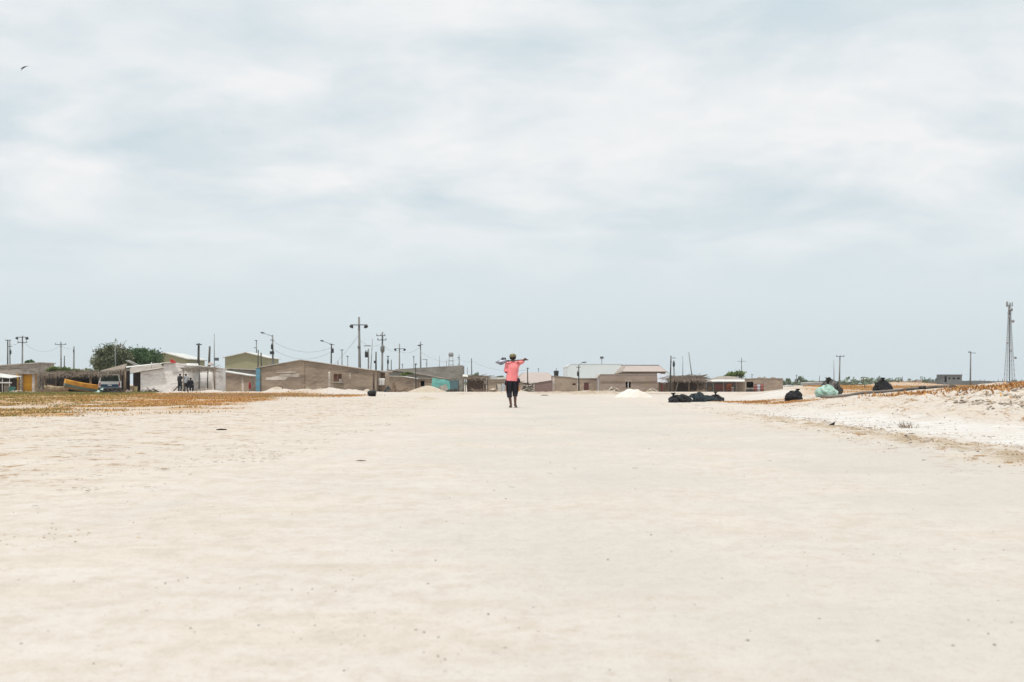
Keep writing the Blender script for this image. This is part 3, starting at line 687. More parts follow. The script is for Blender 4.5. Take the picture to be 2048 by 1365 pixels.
boat('wooden_boat', 'yellow and teal wooden boat beached beside the pickup truck', (X(167, 127), 127, .05), 3.5, 1.15, .78, 28, 12, (M['boat_brown'], M['boat_teal'], M['boat_yellow']))
boat('wooden_boat', 'broken peeling cream boat lying under the brush shelter', (X(114, 128.5), 128.5, .0), 2.3, .8, .5, -14, 5, (M['boat_pale'], M['boat_brown'], M['boat_pale']))

# --- truck seen from behind
def truck():
    Y = 119; cx = X(219.5, Y); w = .86
    root = thing('pickup_truck', 'old white and blue pickup truck parked under the shelter roof, rear view', 'truck', (cx, Y, 0))
    B = MB()
    def sect(y, w0, z0, z1): return [(cx-w0, y, z0), (cx+w0, y, z0), (cx+w0, y, z1), (cx-w0, y, z1)]
    B.rings([sect(Y, w, .48, .94), sect(Y+.05, w+.03, .42, .97), sect(Y+2.2, w+.04, .42, .99), sect(Y+3.9, w, .42, .98), sect(Y+4.3, w-.08, .46, .86)], False)
    B.build('body', M['truck_white'], root)
    c = MB()
    for sx in (-1, 1):
        c.tube([(cx+sx*(w-.06), Y+.08, .96), (cx+sx*(w-.17), Y+.22, 1.50)], .05, 5)
    c.b6(cx-w+.12, cx+w-.12, Y+.12, Y+2.4, 1.50, 1.58)
    for sx in (-1, 1): c.b6(cx+sx*(w-.12)-.03, cx+sx*(w-.12)+.03, Y+2.3, Y+2.5, .96, 1.50)
    c.b6(cx-w+.12, cx+w-.12, Y+2.36, Y+2.42, .97, 1.1)
    c.build('cab', M['truck_white'], root)
    MB().slab([(cx-w+.1, Y+.10, .985), (cx+w-.1, Y+.10, .985), (cx+w-.2, Y+.215, 1.485), (cx-w+.2, Y+.215, 1.485)], .012).build('rear_window', M['glass'], root)
    for sx in (-1, 1): MB().slab([(cx+sx*(w-.03), Y+.15, .99), (cx+sx*(w-.03), Y+2.3, .99), (cx+sx*(w-.14), Y+2.2, 1.49), (cx+sx*(w-.14), Y+.3, 1.49)], .012).build('side_window', M['glass'], root)
    MB().b6(cx-w+.14, cx+w-.14, Y-.012, Y-.002, .50, .73).build('blue_band', M['truck_blue'], root)
    MB().b6(cx-.16, cx+.16, Y-.03, Y-.014, .60, .70).build('licence_plate', M['truck_white'], root)
    for sx in (-1, 1): MB().b6(cx+sx*(w-.06)-.055, cx+sx*(w-.06)+.055, Y-.02, Y+.0-.002, .56, .88).build('taillight', M['red_plastic'], root)
    MB().b6(cx-w-.02, cx+w+.02, Y-.16, Y-.04, .34, .47).build('bumper', M['steel'], root)
    for sx in (-1, 1):
        for yy in (.9, 3.5):
            wl = MB().tube([(cx+sx*(w-.2), Y+yy, .33), (cx+sx*w, Y+yy, .33)], .33, 18).build('wheel', M['tyre'], root)
            MB().tube([(cx+sx*(w+.002), Y+yy, .33), (cx+sx*(w+.02), Y+yy, .33)], .17, 12).build('rim', M['steel'], wl)
    MB().b6(cx-w+.06, cx+w-.06, Y+.08, Y+4, .26, .415).build('chassis', M['dark_metal'], root)
    root.rotation_euler = (0, 0, math.radians(14.5))
truck()
mb = MB(); 
for i in range(16): mb.box((X(206, 116)+random.gauss(0, .3), 116+random.gauss(0, .25), random.uniform(.05, .25)), (random.uniform(.2, .6), random.uniform(.1, .3), random.uniform(.04, .12)), Matrix.Rotation(random.uniform(-.7, .7), 3, 'Y') @ Matrix.Rotation(random.uniform(0, 3), 3, 'Z'))
single('scrap_heap', 'dark scrap heap lying behind the truck bumper', 'scrap', mb, M['dark_metal'], (X(206, 116), 116, 0))
single('pale_board', 'pale green board lying on the sand left of the scrap heap', 'board', MB().box((X(198, 116), 116, .16), (.75, .5, .03), Matrix.Rotation(-.45, 3, 'Y') @ Matrix.Rotation(.5, 3, 'X')), M['net_green'], (X(198, 116), 116, 0))
single('tyre', 'flat black tyre on the ground under the truck tail', 'tyre', MB().lathe((X(228, 115), 115, 0), [(.2, .02), (.32, .0), (.38, .08), (.32, .18), (.2, .16), (.16, .09)], 18), M['tyre'], (X(228, 115), 115, 0))
mb = MB()
for i in range(14): mb.rock((X(256, 117)+random.gauss(0, .13), 117+random.gauss(0, .12), random.uniform(.04, .22)), random.uniform(.06, .12))
single('stone_heap', 'small pinkish stone heap by the brown post right of the truck', 'stones', mb, M['rock'], (X(256, 117), 117, 0))

# --- truck shelter
t = thing('truck_shelter', 'lean-to with a fringed grey thatch roof over the pickup truck', 'shelter', (X(225, 124), 124, 0))
MB().slab([pt(196, 745.5, 118), pt(247, 741, 118), pt(254, 727.5, 127), pt(203, 741, 127)], .10).build('roof', M['thatch'], t)
mb = MB()
rnd_sticks(mb, 170, lambda: (lambda q: (X(196+51*q, 118), 117.9+random.uniform(-.1, .3), Z(745.5-4.5*q, 118)+random.uniform(-.05, .1)))(random.random()), (.15, .55), (.012, .03), [(0, -.1, -1), (.3, -.2, -.6), (1, 0, 0)], .3)
mb.build('fringe', M['brush_grey'], t)
post(t, 250, 743, 118.5, M['wood'], .11); post(t, 198, 746, 119, M['dark_wood'], .05); post(t, 241, 744, 123.5, M['wood'], .06)
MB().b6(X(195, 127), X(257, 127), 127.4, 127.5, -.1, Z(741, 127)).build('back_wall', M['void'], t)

# --- whitewashed house
h = house('whitewashed_house', 'long flaking whitewashed house behind the people and stick porch', 'house', 136, 6,
      [(281, 745), (326.8, 736.5), (327, 727), (349, 725), (368, 729), (426, 736)], M['whitewash'], None)
MB().slab([pt(255, 747.5, 135.7), pt(327.5, 736, 135.7), pt(320, 727, 139), pt(262, 735, 139)], .07).build('roof', M['fibre_roof'], h)
MB().slab([pt(255, 747.5, 135.6), pt(328, 735.8, 135.6), pt(328, 734, 135.66), pt(255, 745.6, 135.66)], .05).build('eave_board', M['cement_edge'], h)
MB().slab([pt(252, 735.5, 139.1), pt(318, 728, 139.1), pt(318, 726.6, 139.3), pt(252, 733.4, 139.3)], .05).build('ridge_board', M['white_roof'], h)
MB().slab([pt(252, 722, 139.6), pt(259, 721, 139.6), pt(285, 733, 139.9), pt(278, 735.5, 139.9)], .05).build('loose_sheet', M['white_roof'], h)
MB().slab([pt(320, 728.5, 135.8), pt(327, 726.8, 135.8), pt(350, 724.6, 135.8), pt(350, 723.2, 136.2), pt(319, 726.6, 136.2)], .05).build('parapet', M['cement_edge'], h)
MB().slab([pt(374, 731, 133), pt(398, 733, 133), pt(396, 727.5, 137), pt(372, 727, 137)], .05).build('porch_sheet', M['white_roof'], h)
MB().b6(X(281, 136)-1.35, X(281, 136), 138.4, 138.5, -.1, Z(741, 138)).build('side_planks', M['dark_planks'], h)
mb = MB()
for i in range(30):
    px = 386+i*1.28; mb.tube([(X(px, 135.9), 135.93, -.05), (X(px, 135.9), 135.93, Z(741, 136))], .03, 4)
mb.build('cladding', M['whitewash'], h)
MB().tube([(X(302, 133), 133.2, Z(737, 133)), (X(302, 133), 133.2, Z(725, 133))], .035, 6).build('vent_pipe', M['white_roof'], h)
single('bucket', 'cream bucket in the shade between the truck and the white house', 'bucket', MB().lathe((X(270.5, 128), 128, 0), [(.17, .02), (.22, .5), (.24, .52), (.2, .52)], 14), M['bucket'], (X(270.5, 128), 128, 0))
single('red_sheet', 'small red sheet lying on top of the white house roof', 'sheet', MB().slab([pt(339, 720, 135.7), pt(345, 719, 135.7), pt(353, 726, 135.7), pt(342, 726, 135.7)], .15), M['red_drum'], (X(346, 140), 140, 2.9))
bpy.data.objects['red_sheet'].data.materials[0] = mat('red sheet', lin(210, 60, 60, .8), None, 3)
MB().b6(X(343, 140)-.03, X(343, 140)+.03, 140.0, 140.1, Z(728, 140), Z(722, 140)).build('prop', M['wood'], bpy.data.objects['red_sheet'])

# --- stick porch
t = thing('stick_porch', 'stick porch with a ragged dead-branch roof in front of the white house', 'porch', (X(395, 131), 131, 0))
def fn():
    px = random.uniform(363, 428); return (X(px, 131), 131+random.uniform(-1.2, 1.6), Z(738, 131)+random.uniform(-.12, .12))
mb = MB(); rnd_sticks(mb, 130, fn, (.5, 1.5), (.015, .045), [(1, 0, 0), (-1, 0, 0), (.6, .8, 0)], .3)
rnd_sticks(mb, 90, lambda: (X(random.uniform(365, 427), 130), 130+random.uniform(-.3, .3), Z(739, 130)), (.15, .45), (.01, .025), [(0, 0, -1), (.5, 0, -1)], .3)
mb.build('branch_roof', M['brush_grey'], t)
for px, dx, w, m in ((366.5, 0, .075, 'brush_grey'), (399, -.03, .045, 'wood_pole'), (416, -.03, .055, 'wood_pole'), (427, .15, .05, 'wood'), (430, 0, .04, 'wood')): post(t, px, 737, 130.6, M[m], w, dx=dx)
for px in (367, 428): MB().tube([(X(px, 130.6), 129.6, Z(738, 130.6)), (X(px, 130.6), 133, Z(738, 130.6))], .04, 6).build('beam', M['wood'], t)
single('leaning_pole', 'dark plank leaning against the white wall beside the standing people', 'pole', MB().tube([(X(345, 131), 131, 0), (X(353, 131), 132.5, .75), (X(357, 131), 134.5, 1.4)], .06, 6), M['dark_wood'], (X(345, 131), 131, 0))
mb = MB()
for i in range(80): 
    a = random.gauss(0, .6); mb.rock((X(408, 129)+a, 129+random.gauss(0, .4), random.uniform(0, max(.05, .34-abs(a)*.25))), random.uniform(.05, .13))
mb.rock((X(408, 129), 129, .0), 1.5, .07)
single('rubble_pile', 'wide heap of broken grey stones under the stick porch', 'rubble', mb, M['rock'], (X(408, 129), 129, 0))

# --- warehouses
house('warehouse', 'olive metal warehouse with white roof behind the whitewashed house', 'warehouse', 230, 14, [(286, 719), (329, 706.5), (372, 719)], M['olive_sheet'], M['white_roof'], base=-.2, rt=.16, ov=.35)
house('warehouse', 'olive gabled warehouse behind the cream and blue-cornered houses', 'warehouse', 230, 11, [(450, 716), (492, 706), (535, 717)], M['olive_sheet'], M['white_roof'], base=-.2, rt=.14, ov=.35)

# --- cream low house
DOORM['low cream and brown house with a white sloping roof and narrow door'] = 'dark_wood'
house('low_house', 'low cream and brown house with a white sloping roof and narrow door', 'house', 146, 5, [(430, 741.5), (500, 753)], M['tan_block'], M['white_roof'],
      holes=[(442.5, 447.5, 759, 786, 'door')], ov=.18, rt=.09,
      panels=[('cream_front', [(430, 746), (442.3, 748), (442.3, 784.5), (430, 784.5)], M['cream_paint']), ('cream_front', [(447.7, 749), (451, 749.5), (451, 784.5), (447.7, 784.5)], M['cream_paint']),
              ('plaster_patch', [(483, 754), (486, 754), (488, 784.5), (484, 784.5)], M['plaster'])])
house('back_shed', 'plain grey shed with slanting roof edge below the olive gabled warehouse', 'shed', 165, 5, [(455, 738), (514, 741)], M['dark_block'], M['cement_edge'], ov=.2)
house('white_lean_to', 'small white rendered lean-to left of the blue corner', 'shed', 152, 3, [(488, 751), (513, 752)], M['plaster'], M['cement_edge'], holes=[(503, 511, 765, 786, 'opening')])
single('white_arch', 'small white curved basin in the doorway of the white lean-to', 'basin', MB().lathe((X(494, 148), 148, 0), [(.15, 0), (.3, .3), (.34, .34), (.28, .34)], 14), M['cloth_white'], (X(494, 148), 148, 0))
t = thing('clothes_post', 'red cloth hung on a post beside the blue corner', 'cloth', (X(499.5, 144), 144, 0))
MB().tube([(X(499.5, 144), 144, -.05), (X(499.5, 144), 144, 1.1)], .03, 6).build('post', M['dark_wood'], t)
mb = MB(); rs = []
for z, w in ((.95, .04), (.85, .08), (.65, .11), (.42, .12), (.25, .08)): rs.append([(X(499.5, 144)+w*math.cos(a)*(1+.15*math.cos(5*a)), 144+w*.7*math.sin(a), z) for a in [k*math.pi/7 for k in range(14)]])
mb.rings(rs); mb.build('cloth', M['cloth_red'], t)

# --- long brown block house
h = house('long_block_house', 'long brown block house with blue left corner and square window', 'house', 137, 7, [(513, 737), (602, 721), (740, 741), (753, 742.5)], M['brown_block'], M['cement_edge'],
      holes=[(667, 684, 748, 764, 'win')], rt=.07, ov=.15,
      panels=[('plaster_patch', [(531, 760.5), (533, 756), (558, 752), (562, 748.5), (598, 748.2), (599, 754), (575, 756), (572, 760), (545, 761)], M['plaster']),
              ('plaster_patch', [(550, 745), (590, 743.5), (593, 745.5), (552, 746.5)], M['plaster']),
              ('plaster_patch', [(698, 746), (701, 746), (701.5, 758), (699, 760)], M['plaster'])])
MB().b6(X(512, 136.8), X(520, 136.8), 136.7, 136.97, -.1, Z(737.5, 137)).build('blue_corner', M['blue_paint'], h)
MB().b6(X(666, 137), X(687, 137), 136.86, 136.99, Z(766, 137), Z(764.2, 137)).build('sill', M['concrete'], h)
MB().b6(X(668, 137), X(683.5, 137), 137.125, 137.15, Z(764, 137), Z(748, 137)).build('board', M['rust_board'] if 'rust_board' in M else M.setdefault('rust_board', mat('dark rust board', lin(120, 78, 66, .8), lin(96, 62, 54, .8), 2)), h)
MB().b6(X(678, 137), X(683, 137), 137.04, 137.12, Z(764, 137), Z(758.5, 137)).build('brick_infill', M['concrete'], h)
post(h, 658.5, 744, 133, M['plaster'], .11, 'porch_post'); post(h, 747.5, 746, 135.5, M['dark_wood'], .09, 'porch_post')
MB().b6(X(608, 137)-.05, X(608, 137)+.05, 136.9, 136.985, -.1, Z(722.5, 137)).build('pilaster', M['brown_block'], h)

def pile(name, label, pxa, pxb, ytop, Y, m, seed=0, cat='sand pile', peak=.5, two=False, lump=.12, z0=None):
    rg = random.Random(seed); cx = X((pxa+pxb)/2, Y); R = (X(pxb, Y)-X(pxa, Y))/2; g = G(cx, Y) if z0 is None else z0; H = Z(ytop, Y)-g
    nr, na = 16, 40; vs = []; pk = (peak-.5)*2*R*.5
    for i in range(nr+1):
        s = i/nr
        for k in range(na):
            a = 2*math.pi*k/na; rr = R*s*(1+.10*math.sin(3*a+seed)+.06*math.sin(7*a))
            x = rr*math.cos(a); y = rr*.8*math.sin(a)
            z = H*(1.12-.12*s)*max(0, 1-s**1.25)*(1-.10*(1-s)**3)+lump*H*(float(fbm(np.array([x*2.6/R+seed*3+9]), np.array([y*2.6/R+7]), 5)[0])-.5)*2*(1-s*.7)
            vs.append((cx+x+pk*(1-s), Y+y, g-.03+max(z, -.02)))
    fs = [(i*na+k, i*na+(k+1) % na, (i+1)*na+(k+1) % na, (i+1)*na+k) for i in range(nr) for k in range(na)]
    return single(name, label, cat, MB().add(vs, fs, True), m, (cx, Y, g))
pile('sand_pile', 'low beige sand pile against the left part of the long block house', 524, 584, 773, 131, M['sand_pile'], 1)
pile('sand_pile', 'small sandy heap at the right end of the long block house', 722, 746, 777.5, 128, M['sand_pile'], 2)
pile('sand_pile', 'broad beige sand pile in front of the turquoise tarp', 812, 897, 771, 128, M['sand_pile'], 3)
pile('sand_pile', 'bright white sand pile standing on the flat right of centre', 1229, 1308, 775.5, 80, M['salt_pile'], 4, lump=.42)
for i, (pa, pb, yt, Y, lb) in enumerate([(606, 626, 774.5, 128, 'light stone heap beside the stump post'), (627, 652, 776, 129, 'paired stone heaps left of the pale porch post'), (1204, 1246, 774, 150, 'wide heap of broken stones behind the white sand pile'), (1293, 1316, 775, 150, 'pinkish stone heap right of the white sand pile')]):
    mb = MB(); cx = X((pa+pb)/2, Y); R = (X(pb, Y)-X(pa, Y))/2; g = G(cx, Y); H = Z(yt, Y)-g
    for k in range(70):
        a = random.gauss(0, .42); a = max(-1, min(1, a)); mb.rock((cx+a*R, Y+random.gauss(0, .3)*R, g+random.random()*H*(1-abs(a))*.9), random.uniform(.05, .13)*(1 if Y < 140 else 1.3))
    mb.rock((cx, Y, g), R*.95, H/R*.35)
    single('rubble_pile', lb, 'rubble', mb, M['rock'], (cx, Y, g))
for px, yt, dx, lb in ((565, 768, -.12, 'crooked stump post standing in front of the sand pile'), (609, 768.5, .03, 'thin bare stump post left of the stone heaps')):
    x = X(px, 124); mb = MB().tube([(x, 124, -.1), (x+.02, 124, .35), (x+dx, 124, Z(yt, 124))], [.08, .06, .05], 7)
    if px == 565: mb.tube([(x, 124, .4), (x-.25, 124, .78)], [.05, .03], 6)
    single('stump_post', lb, 'post', mb, M['wood'], (x, 124, 0))
for px, Y in ((585, 118), (590, 119), (597, 118.5)): pass
# black tub on the sand
x = X(743.5, 86); g = G(x, 86)
t = thing('plastic_tub', 'black plastic tub lying alone on the sand left of the walker', 'tub', (x, 86, g))
MB().tube([(x-.2, 86.05, g+.17), (x-.12, 86.02, g+.19), (x+.18, 85.98, g+.19), (x+.22, 85.97, g+.18)], [.15, .18, .20, .19], 16).build('drum', M['bag_black'], t)
MB().tube([(x+.21, 85.96, g+.19), (x+.24, 85.96, g+.19)], .205, 16).build('rim', M['dark_metal'], t)

# --- washing corner
t = thing('entrance_porch', 'narrow block porch at the right end of the long block house', 'porch', (X(765, 140), 140, 0))
MB().b6(X(753.5, 138), X(757, 138), 138, 140, -.1, Z(743, 138)).b6(X(770, 138), X(777.5, 138), 138, 138.25, -.1, Z(745, 138)).b6(X(757, 141), X(770, 141), 141, 141.1, -.1, Z(745, 141)).build('wall', M['tan_block'], t)
MB().slab([pt(744, 742, 138.6), pt(785, 744, 138.6), pt(785, 742.5, 141.5), pt(744, 741, 141.5)], .07).build('roof', M['fibre_roof'], t)
for px in (759.5, 766):
    mb = MB(); c = X(px, 137.6); rs = []
    for z, w in ((Z(757, 137.6), .10), (Z(758, 137.6), .19), (Z(762, 137.6), .16), (Z(769, 137.6), .15), (Z(771, 137.6), .14)):
        rs.append([(c+w*math.cos(a)+.015*math.sin(4*a), 137.6+.05*math.sin(a), z) for a in [k*math.pi/6 for k in range(12)]])
    mb.rings(rs)
    single('hanging_shirt', 'white shirt hanging in the porch, the %s of the pair' % ('left one' if px < 762 else 'right one'), 'shirt', mb, M['cloth_white'], (c, 137.6, Z(771, 137.6)), 'white shirts hung in the porch')
single('firewood', 'bundle of upright firewood under the hanging shirts', 'firewood', rnd_sticks(MB(), 30, lambda: (X(random.uniform(756, 770), 138.3), 138.2+random.uniform(-.2, .2), -.03), (.5, .85), (.02, .04), [(0, .1, 1)], .15), M['wood'], (X(763, 138), 138, 0))
def bag(name, label, px, ybase, Y, W, H, m, seed, D=None, group=None, cat='rubbish bag', tuft=True, yaw=0, sink=.03, knotx=0):
    x0 = X(px, Y); g = G(x0, Y); D = D or W*.85
    nu, nv = 64, 34; vs = []; rg = np.random.default_rng(seed); ph = rg.random(8)*6.28
    ca, sa = math.cos(yaw), math.sin(yaw); U = np.linspace(0, 2*np.pi, nu, endpoint=False)
    def f1(a, b, c, o=3): return float(fbm(np.array([a+seed*7.3+40]), np.array([b-c+seed*3.1+40]), o)[0])-.5
    for j in range(nv):
        t = j/(nv-1)
        if t < .12: r, zz = .30+.62*(t/.12), 0.0+.02*t
        else:
            q = (t-.12)/.88; zz = math.sin(q*math.pi/2)**1.0; r = max(.0, (1-zz**2.0))**.46*(.98-.10*math.exp(-((q-.0)/.15)**2))+.015
        for u in U:
            cx_, cy_ = math.cos(u), math.sin(u); L1 = f1(cx_*.9, cy_*.9, 0, 2); L2 = f1(cx_*2.6+zz*1.4, cy_*2.6, zz*2.2, 4)
            rd = abs(f1(cx_*5+zz*2, cy_*5, zz*4, 3)); crease = max(0, 1-rd/.07)
            k = 1+.75*L1+.55*L2-.11*crease+.04*math.sin(13*u+ph[0]+5*zz)*zz
            x = cx_*r*W*.5*k; y = cy_*r*D*.5*k
            pk = math.exp(-(((cx_*r-knotx*2)/.45)**2+(cy_*r/.6)**2))
            z = zz*H*(.86+.55*L2*(zz > .05)+(.09 if tuft else -.02)*pk+.25*f1(cx_*r*1.6, cy_*r*1.6, 3, 2))-.03*H*crease*zz
            vs.append((x0+x*ca-y*sa, Y+x*sa+y*ca, g-sink+z))
    fs = [(j*nu+k, j*nu+(k+1) % nu, (j+1)*nu+(k+1) % nu, (j+1)*nu+k) for j in range(nv-1) for k in range(nu)]
    mb = MB().add(vs, fs, True)
    root = thing(name, label, cat, (x0, Y, g), group)
    mb.build('sack', m, root)
    if tuft:
        mk = MB(); kx = x0+knotx*W; rs = []; zt = g-sink+H*(.98-abs(knotx)*.6)
        for q, (rr, dz) in enumerate([(.10, -.05), (.05, .02), (.04, .05), (.09, .10), (.13, .15)]):
            rs.append([(kx+W*.8*rr*(1+.35*math.sin(3*a+q))*math.cos(a), Y+W*.8*rr*(1+.3*math.cos(4*a))*math.sin(a), zt+dz*W) for a in [k*math.pi/7 for k in range(14)]])
        mk.rings(rs); mk.build('knot', m, root)
    return root
bag('rubbish_bag', 'dark green rubbish bag on the ground right of the hanging shirts', 776, 784, 134, .75, .5, M['bag_teal'], 31)
mb = MB()
for k, (px, yt, dx) in enumerate(((785, 765, .1), (788, 762.5, 0), (791, 770, -.1))): mb.box((X(px, 134), 134+k*.05, (Z(yt, 134))/2), (.14, .04, Z(yt, 134)), Matrix.Rotation(dx, 3, 'Y'))
single('plank_bundle', 'three pale planks leaning on the low brown wall', 'planks', mb, M['wood'], (X(788, 134), 134, 0))

# --- centre-left cluster
house('low_house', 'low brown wall house with white eave right of the shirts', 'house', 150, 5, [(777, 753), (806, 754), (834, 758.5)], M['brown_block'], M['white_roof'], rt=.06, ov=.12)
house('low_house', 'small tan house with a ragged opening behind the beige sand pile', 'house', 151, 5, [(835, 757), (866, 758)], M['tan_block'], M['cement_edge'], holes=[(841, 849, 762, 773, 'opening')], rt=.06)
house('sloping_house', 'grey house with one long roof edge sloping down to the right', 'house', 160, 6, [(776, 741), (800, 743), (895, 759.5)], M['dark_block'], M['fibre_roof'], rt=.09, ov=.2)
t = thing('roof_vine', 'green creeper growing on the sloping grey roof', 'vine', (X(812, 158), 158, 0))
MB().tube([(X(806, 158), 158.5, 0), (X(808, 158), 158.3, 1.4)], .04, 5).build('stem', M['bark'], t)
V, Fc, _ = leaves(900, X(812, 158), 158.4, Z(748, 158), .85, .6, .25, .13, 8, seed=12); npmesh('foliage', V, Fc, M['leaf_light'], t, off=t.location)
house('block_building', 'tall plain grey block building rising behind the sloping roof', 'building', 200, 10, [(790, 739), (924, 731)], M['dark_block'], None, base=-.4, holes=[(887, 892, 741, 743, 'opening'), (905, 910, 741, 743, 'opening')])
t = thing('tarp_shelter', 'turquoise and dark teal tarp shelter behind the concrete block', 'shelter', (X(890, 146), 146, G(X(890, 146), 146)))
def drape(pts_top, pts_bot, n=24, amp=.05, thick=.02):
    mb = MB(); rows = []
    for j in range(9):
        t_ = j/8; row = []
        for i in range(n+1):
            s = i/n; a = Vector(pts_top[0]).lerp(Vector(pts_top[1]), s); b = Vector(pts_bot[0]).lerp(Vector(pts_bot[1]), s)
            p_ = a.lerp(b, t_); p_ += Vector((0, -amp*math.sin(s*17+t_*3)*t_-.15*math.sin(t_*math.pi), .03*math.sin(s*11))); row.append(p_)
        rows.append(row)
    vs = [p_ for r_ in rows for p_ in r_]; vs += [p_+Vector((0, thick, 0)) for p_ in vs]; m_ = n+1; o_ = 9*m_
    fs = []
    for j in range(8):
        for i in range(n): fs.append((j*m_+i, j*m_+i+1, (j+1)*m_+i+1, (j+1)*m_+i)); fs.append((o_+j*m_+i, o_+(j+1)*m_+i, o_+(j+1)*m_+i+1, o_+j*m_+i+1))
    return mb.add(vs, fs, True)
drape([pt(865, 756, 147), pt(899, 761, 147)], [pt(862, 777, 144), pt(902, 786, 144)]).build('green_tarp', M['tarp_green'], t)
drape([pt(898, 762, 147.2), pt(917, 760, 147.2)], [pt(900, 786, 144.5), pt(915, 784, 144.5)]).build('dark_tarp', M['tarp_dark'], t)
for px in (866, 899, 917): post(t, px, 758, 147.5, M['dark_wood'], .04)
MB().tube([pt(864, 755.5, 147.3), pt(918, 760.5, 147.3)], .03, 6).build('ridge_rail', M['wood'], t)
x = X(886.5, 131)
single('concrete_block', 'tilted grey concrete cube beside the beige sand pile', 'block', MB().box((x, 131, .36), (.62, .6, .56), Matrix.Rotation(-.32, 3, 'Y') @ Matrix.Rotation(.4, 3, 'Z')), M['concrete'], (x, 131, 0))
# wooden shack left of walker
t = thing('wooden_shack', 'brown plank shack with a ragged flat roof left of the walker', 'shack', (X(950, 160), 160, G(X(950, 160), 160)))
zb = G(X(950, 160), 160)-.1
MB().b6(X(934, 160), X(972, 160), 160, 160.1, zb, Z(757, 160)).b6(X(934, 160), X(934, 160)+.1, 160.1, 163, zb, Z(757, 160)).b6(X(972, 160)-.1, X(972, 160), 160.1, 163, zb, Z(757, 160)).build('wall', M['brown_planks'], t)
brushroof(t, 924, 975, 755.5, 756, 158.6, 163.5, .22, 200, M['thatch'], 'brush_roof')
MB().slab([pt(926, 749, 159), pt(936, 750, 159), pt(936, 754, 158.6), pt(925, 753, 158.6)], .05).build('loose_sheet', M['white_roof'], t)
MB().b6(X(967, 159.6), X(974, 159.6), 159.7, 159.8, Z(768, 160), Z(760, 160)).build('shutter', M['plaster'], t)
for px in (927, 931, 967.5, 971, 975): post(t, px, 757, 158.9, M['brush_grey'] if px != 975 else M['dark_wood'], .045)
for a, b, c, d in ((940, 757, 956, 768), (956, 768, 966, 760)): MB().tube([pt(a, b, 159.9), pt(c, d, 159.85)], .03, 5).build('brace', M['brush_grey'], t)
house('far_shed', 'low shed with a long white roof just left of the walker', 'shed', 205, 5, [(974, 759), (1013, 759)], M['tan_block'], M['white_roof'], rt=.28, ov=.2, base=-.45)
house('far_shed', 'tan shed with a slumped roof behind the walker', 'shed', 190, 4, [(975, 766), (990, 764), (1010, 765), (1045, 764)], M['tan_block'], M['brush_grey'], rt=.06, base=-.35, holes=[(993, 1001, 769, 786, 'opening')])
single('grey_sheet', 'grey ribbed sheet leaning upright left of the walker', 'sheet', MB().slab([pt(1004, 767, 178), pt(1010, 768, 177), pt(1009, 785, 175), pt(1001, 785, 175)], .04), M['pale_pole'], (X(1005, 176), 176, 0))
single('old_mat', 'brown curled mat slumped against the tan shed', 'mat', MB().slab([pt(994, 768, 177), pt(1001, 769, 177), pt(1002, 785, 174), pt(996, 781, 174.5)], .06), M['brush_grey'], (X(998, 176), 176, 0))
pile('sand_heap', 'beige sand heap in front of the tan shed left of the walker', 972, 1000, 776, 172, M['sand_pile'], 7)
# --- right of the walker
h = house('hip_roof_house', 'house with dusty pink hipped roof right of the walker', 'house', 252, 8, [(1036, 765), (1118, 765)], M['pink_block'], None, base=-.45)
MB().slab([pt(1028, 766, 250.5), pt(1124, 766, 250.5), pt(1096, 745.5, 255), pt(1047, 745.5, 255)], .12).build('roof', M['pink_tile'], h)
MB().slab([pt(1022, 763.5, 262), pt(1028, 766, 250.5), pt(1047, 745.5, 255), pt(1046, 745.5, 257)], .12).build('roof_hip', M['fibre_roof'], h)
MB().b6(X(1028, 250.3), X(1124, 250.3), 250.2, 250.45, Z(768.5, 250), Z(766.2, 250)).build('eave', M['dark_wood'], h)
t = thing('sheet_fence', 'mauve corrugated sheet fence sloping up to the brown house with the tank', 'fence', (X(1084, 226), 226, G(X(1084, 226), 226)))
zb = G(X(1084, 226), 226)-.1
MB().prism([(X(1062, 226), zb), (X(1105, 226), zb), (X(1105, 226), Z(760.5, 226)), (X(1062, 226), Z(767.5, 226))], 226, 226.06).build('sheets', M['rust_sheet'], t)
MB().slab([(X(1058, 226), 225.9, Z(767.7, 226)), (X(1105, 226), 225.9, Z(760.2, 226)), (X(1105, 226), 226.3, Z(759.6, 226)), (X(1058, 226), 226.3, Z(767.1, 226))], .06).build('capping', M['cement_edge'], t)
for px in (1063, 1068): MB().b6(X(px, 226)-.08, X(px, 226)+.08, 225.8, 225.95, zb, Z(767.5, 226)).build('post', M['plaster'], t)
t = thing('junk_heap', 'grey junk and netting heaped right of the walker', 'junk', (X(1050, 200), 200, G(X(1050, 200), 200)))
mb = MB(); g = G(X(1050, 200), 200)
for i in range(80): mb.rock((X(1049, 200)+random.gauss(0, .55), 200+random.gauss(0, .5), g+random.random()*.9), random.uniform(.1, .28))
mb.build('rubble', M['brush_grey'], t)
rnd_sticks(MB(), 40, lambda: (X(random.uniform(1040, 1060), 200), 200, g+random.random()*.7), (.4, 1.1), (.02, .05), [(1, 0, .4), (-1, 0, .5), (0, 0, 1)], .5).build('sticks', M['dark_wood'], t)
DOORM['brown block house with maroon door and a black water tank on its roof'] = 'dark_wood'
h = house('block_house', 'brown block house with maroon door and a black water tank on its roof', 'house', 228, 7, [(1105, 752.5), (1140, 755), (1152, 757.5), (1196, 757.5)], M['tan_block'], M['cement_edge'], rt=.06, ov=.08,
      holes=[(1144.5, 1151.5, 767, 771, 'win'), (1168, 1177.5, 766, 786, 'door')],
      panels=[('pilaster', [(1105, 752.8), (1109, 753), (1109, 785), (1105, 785)], M['plaster']), ('pilaster', [(1154.5, 758), (1157, 758), (1157, 785), (1154.5, 785)], M['plaster'])])
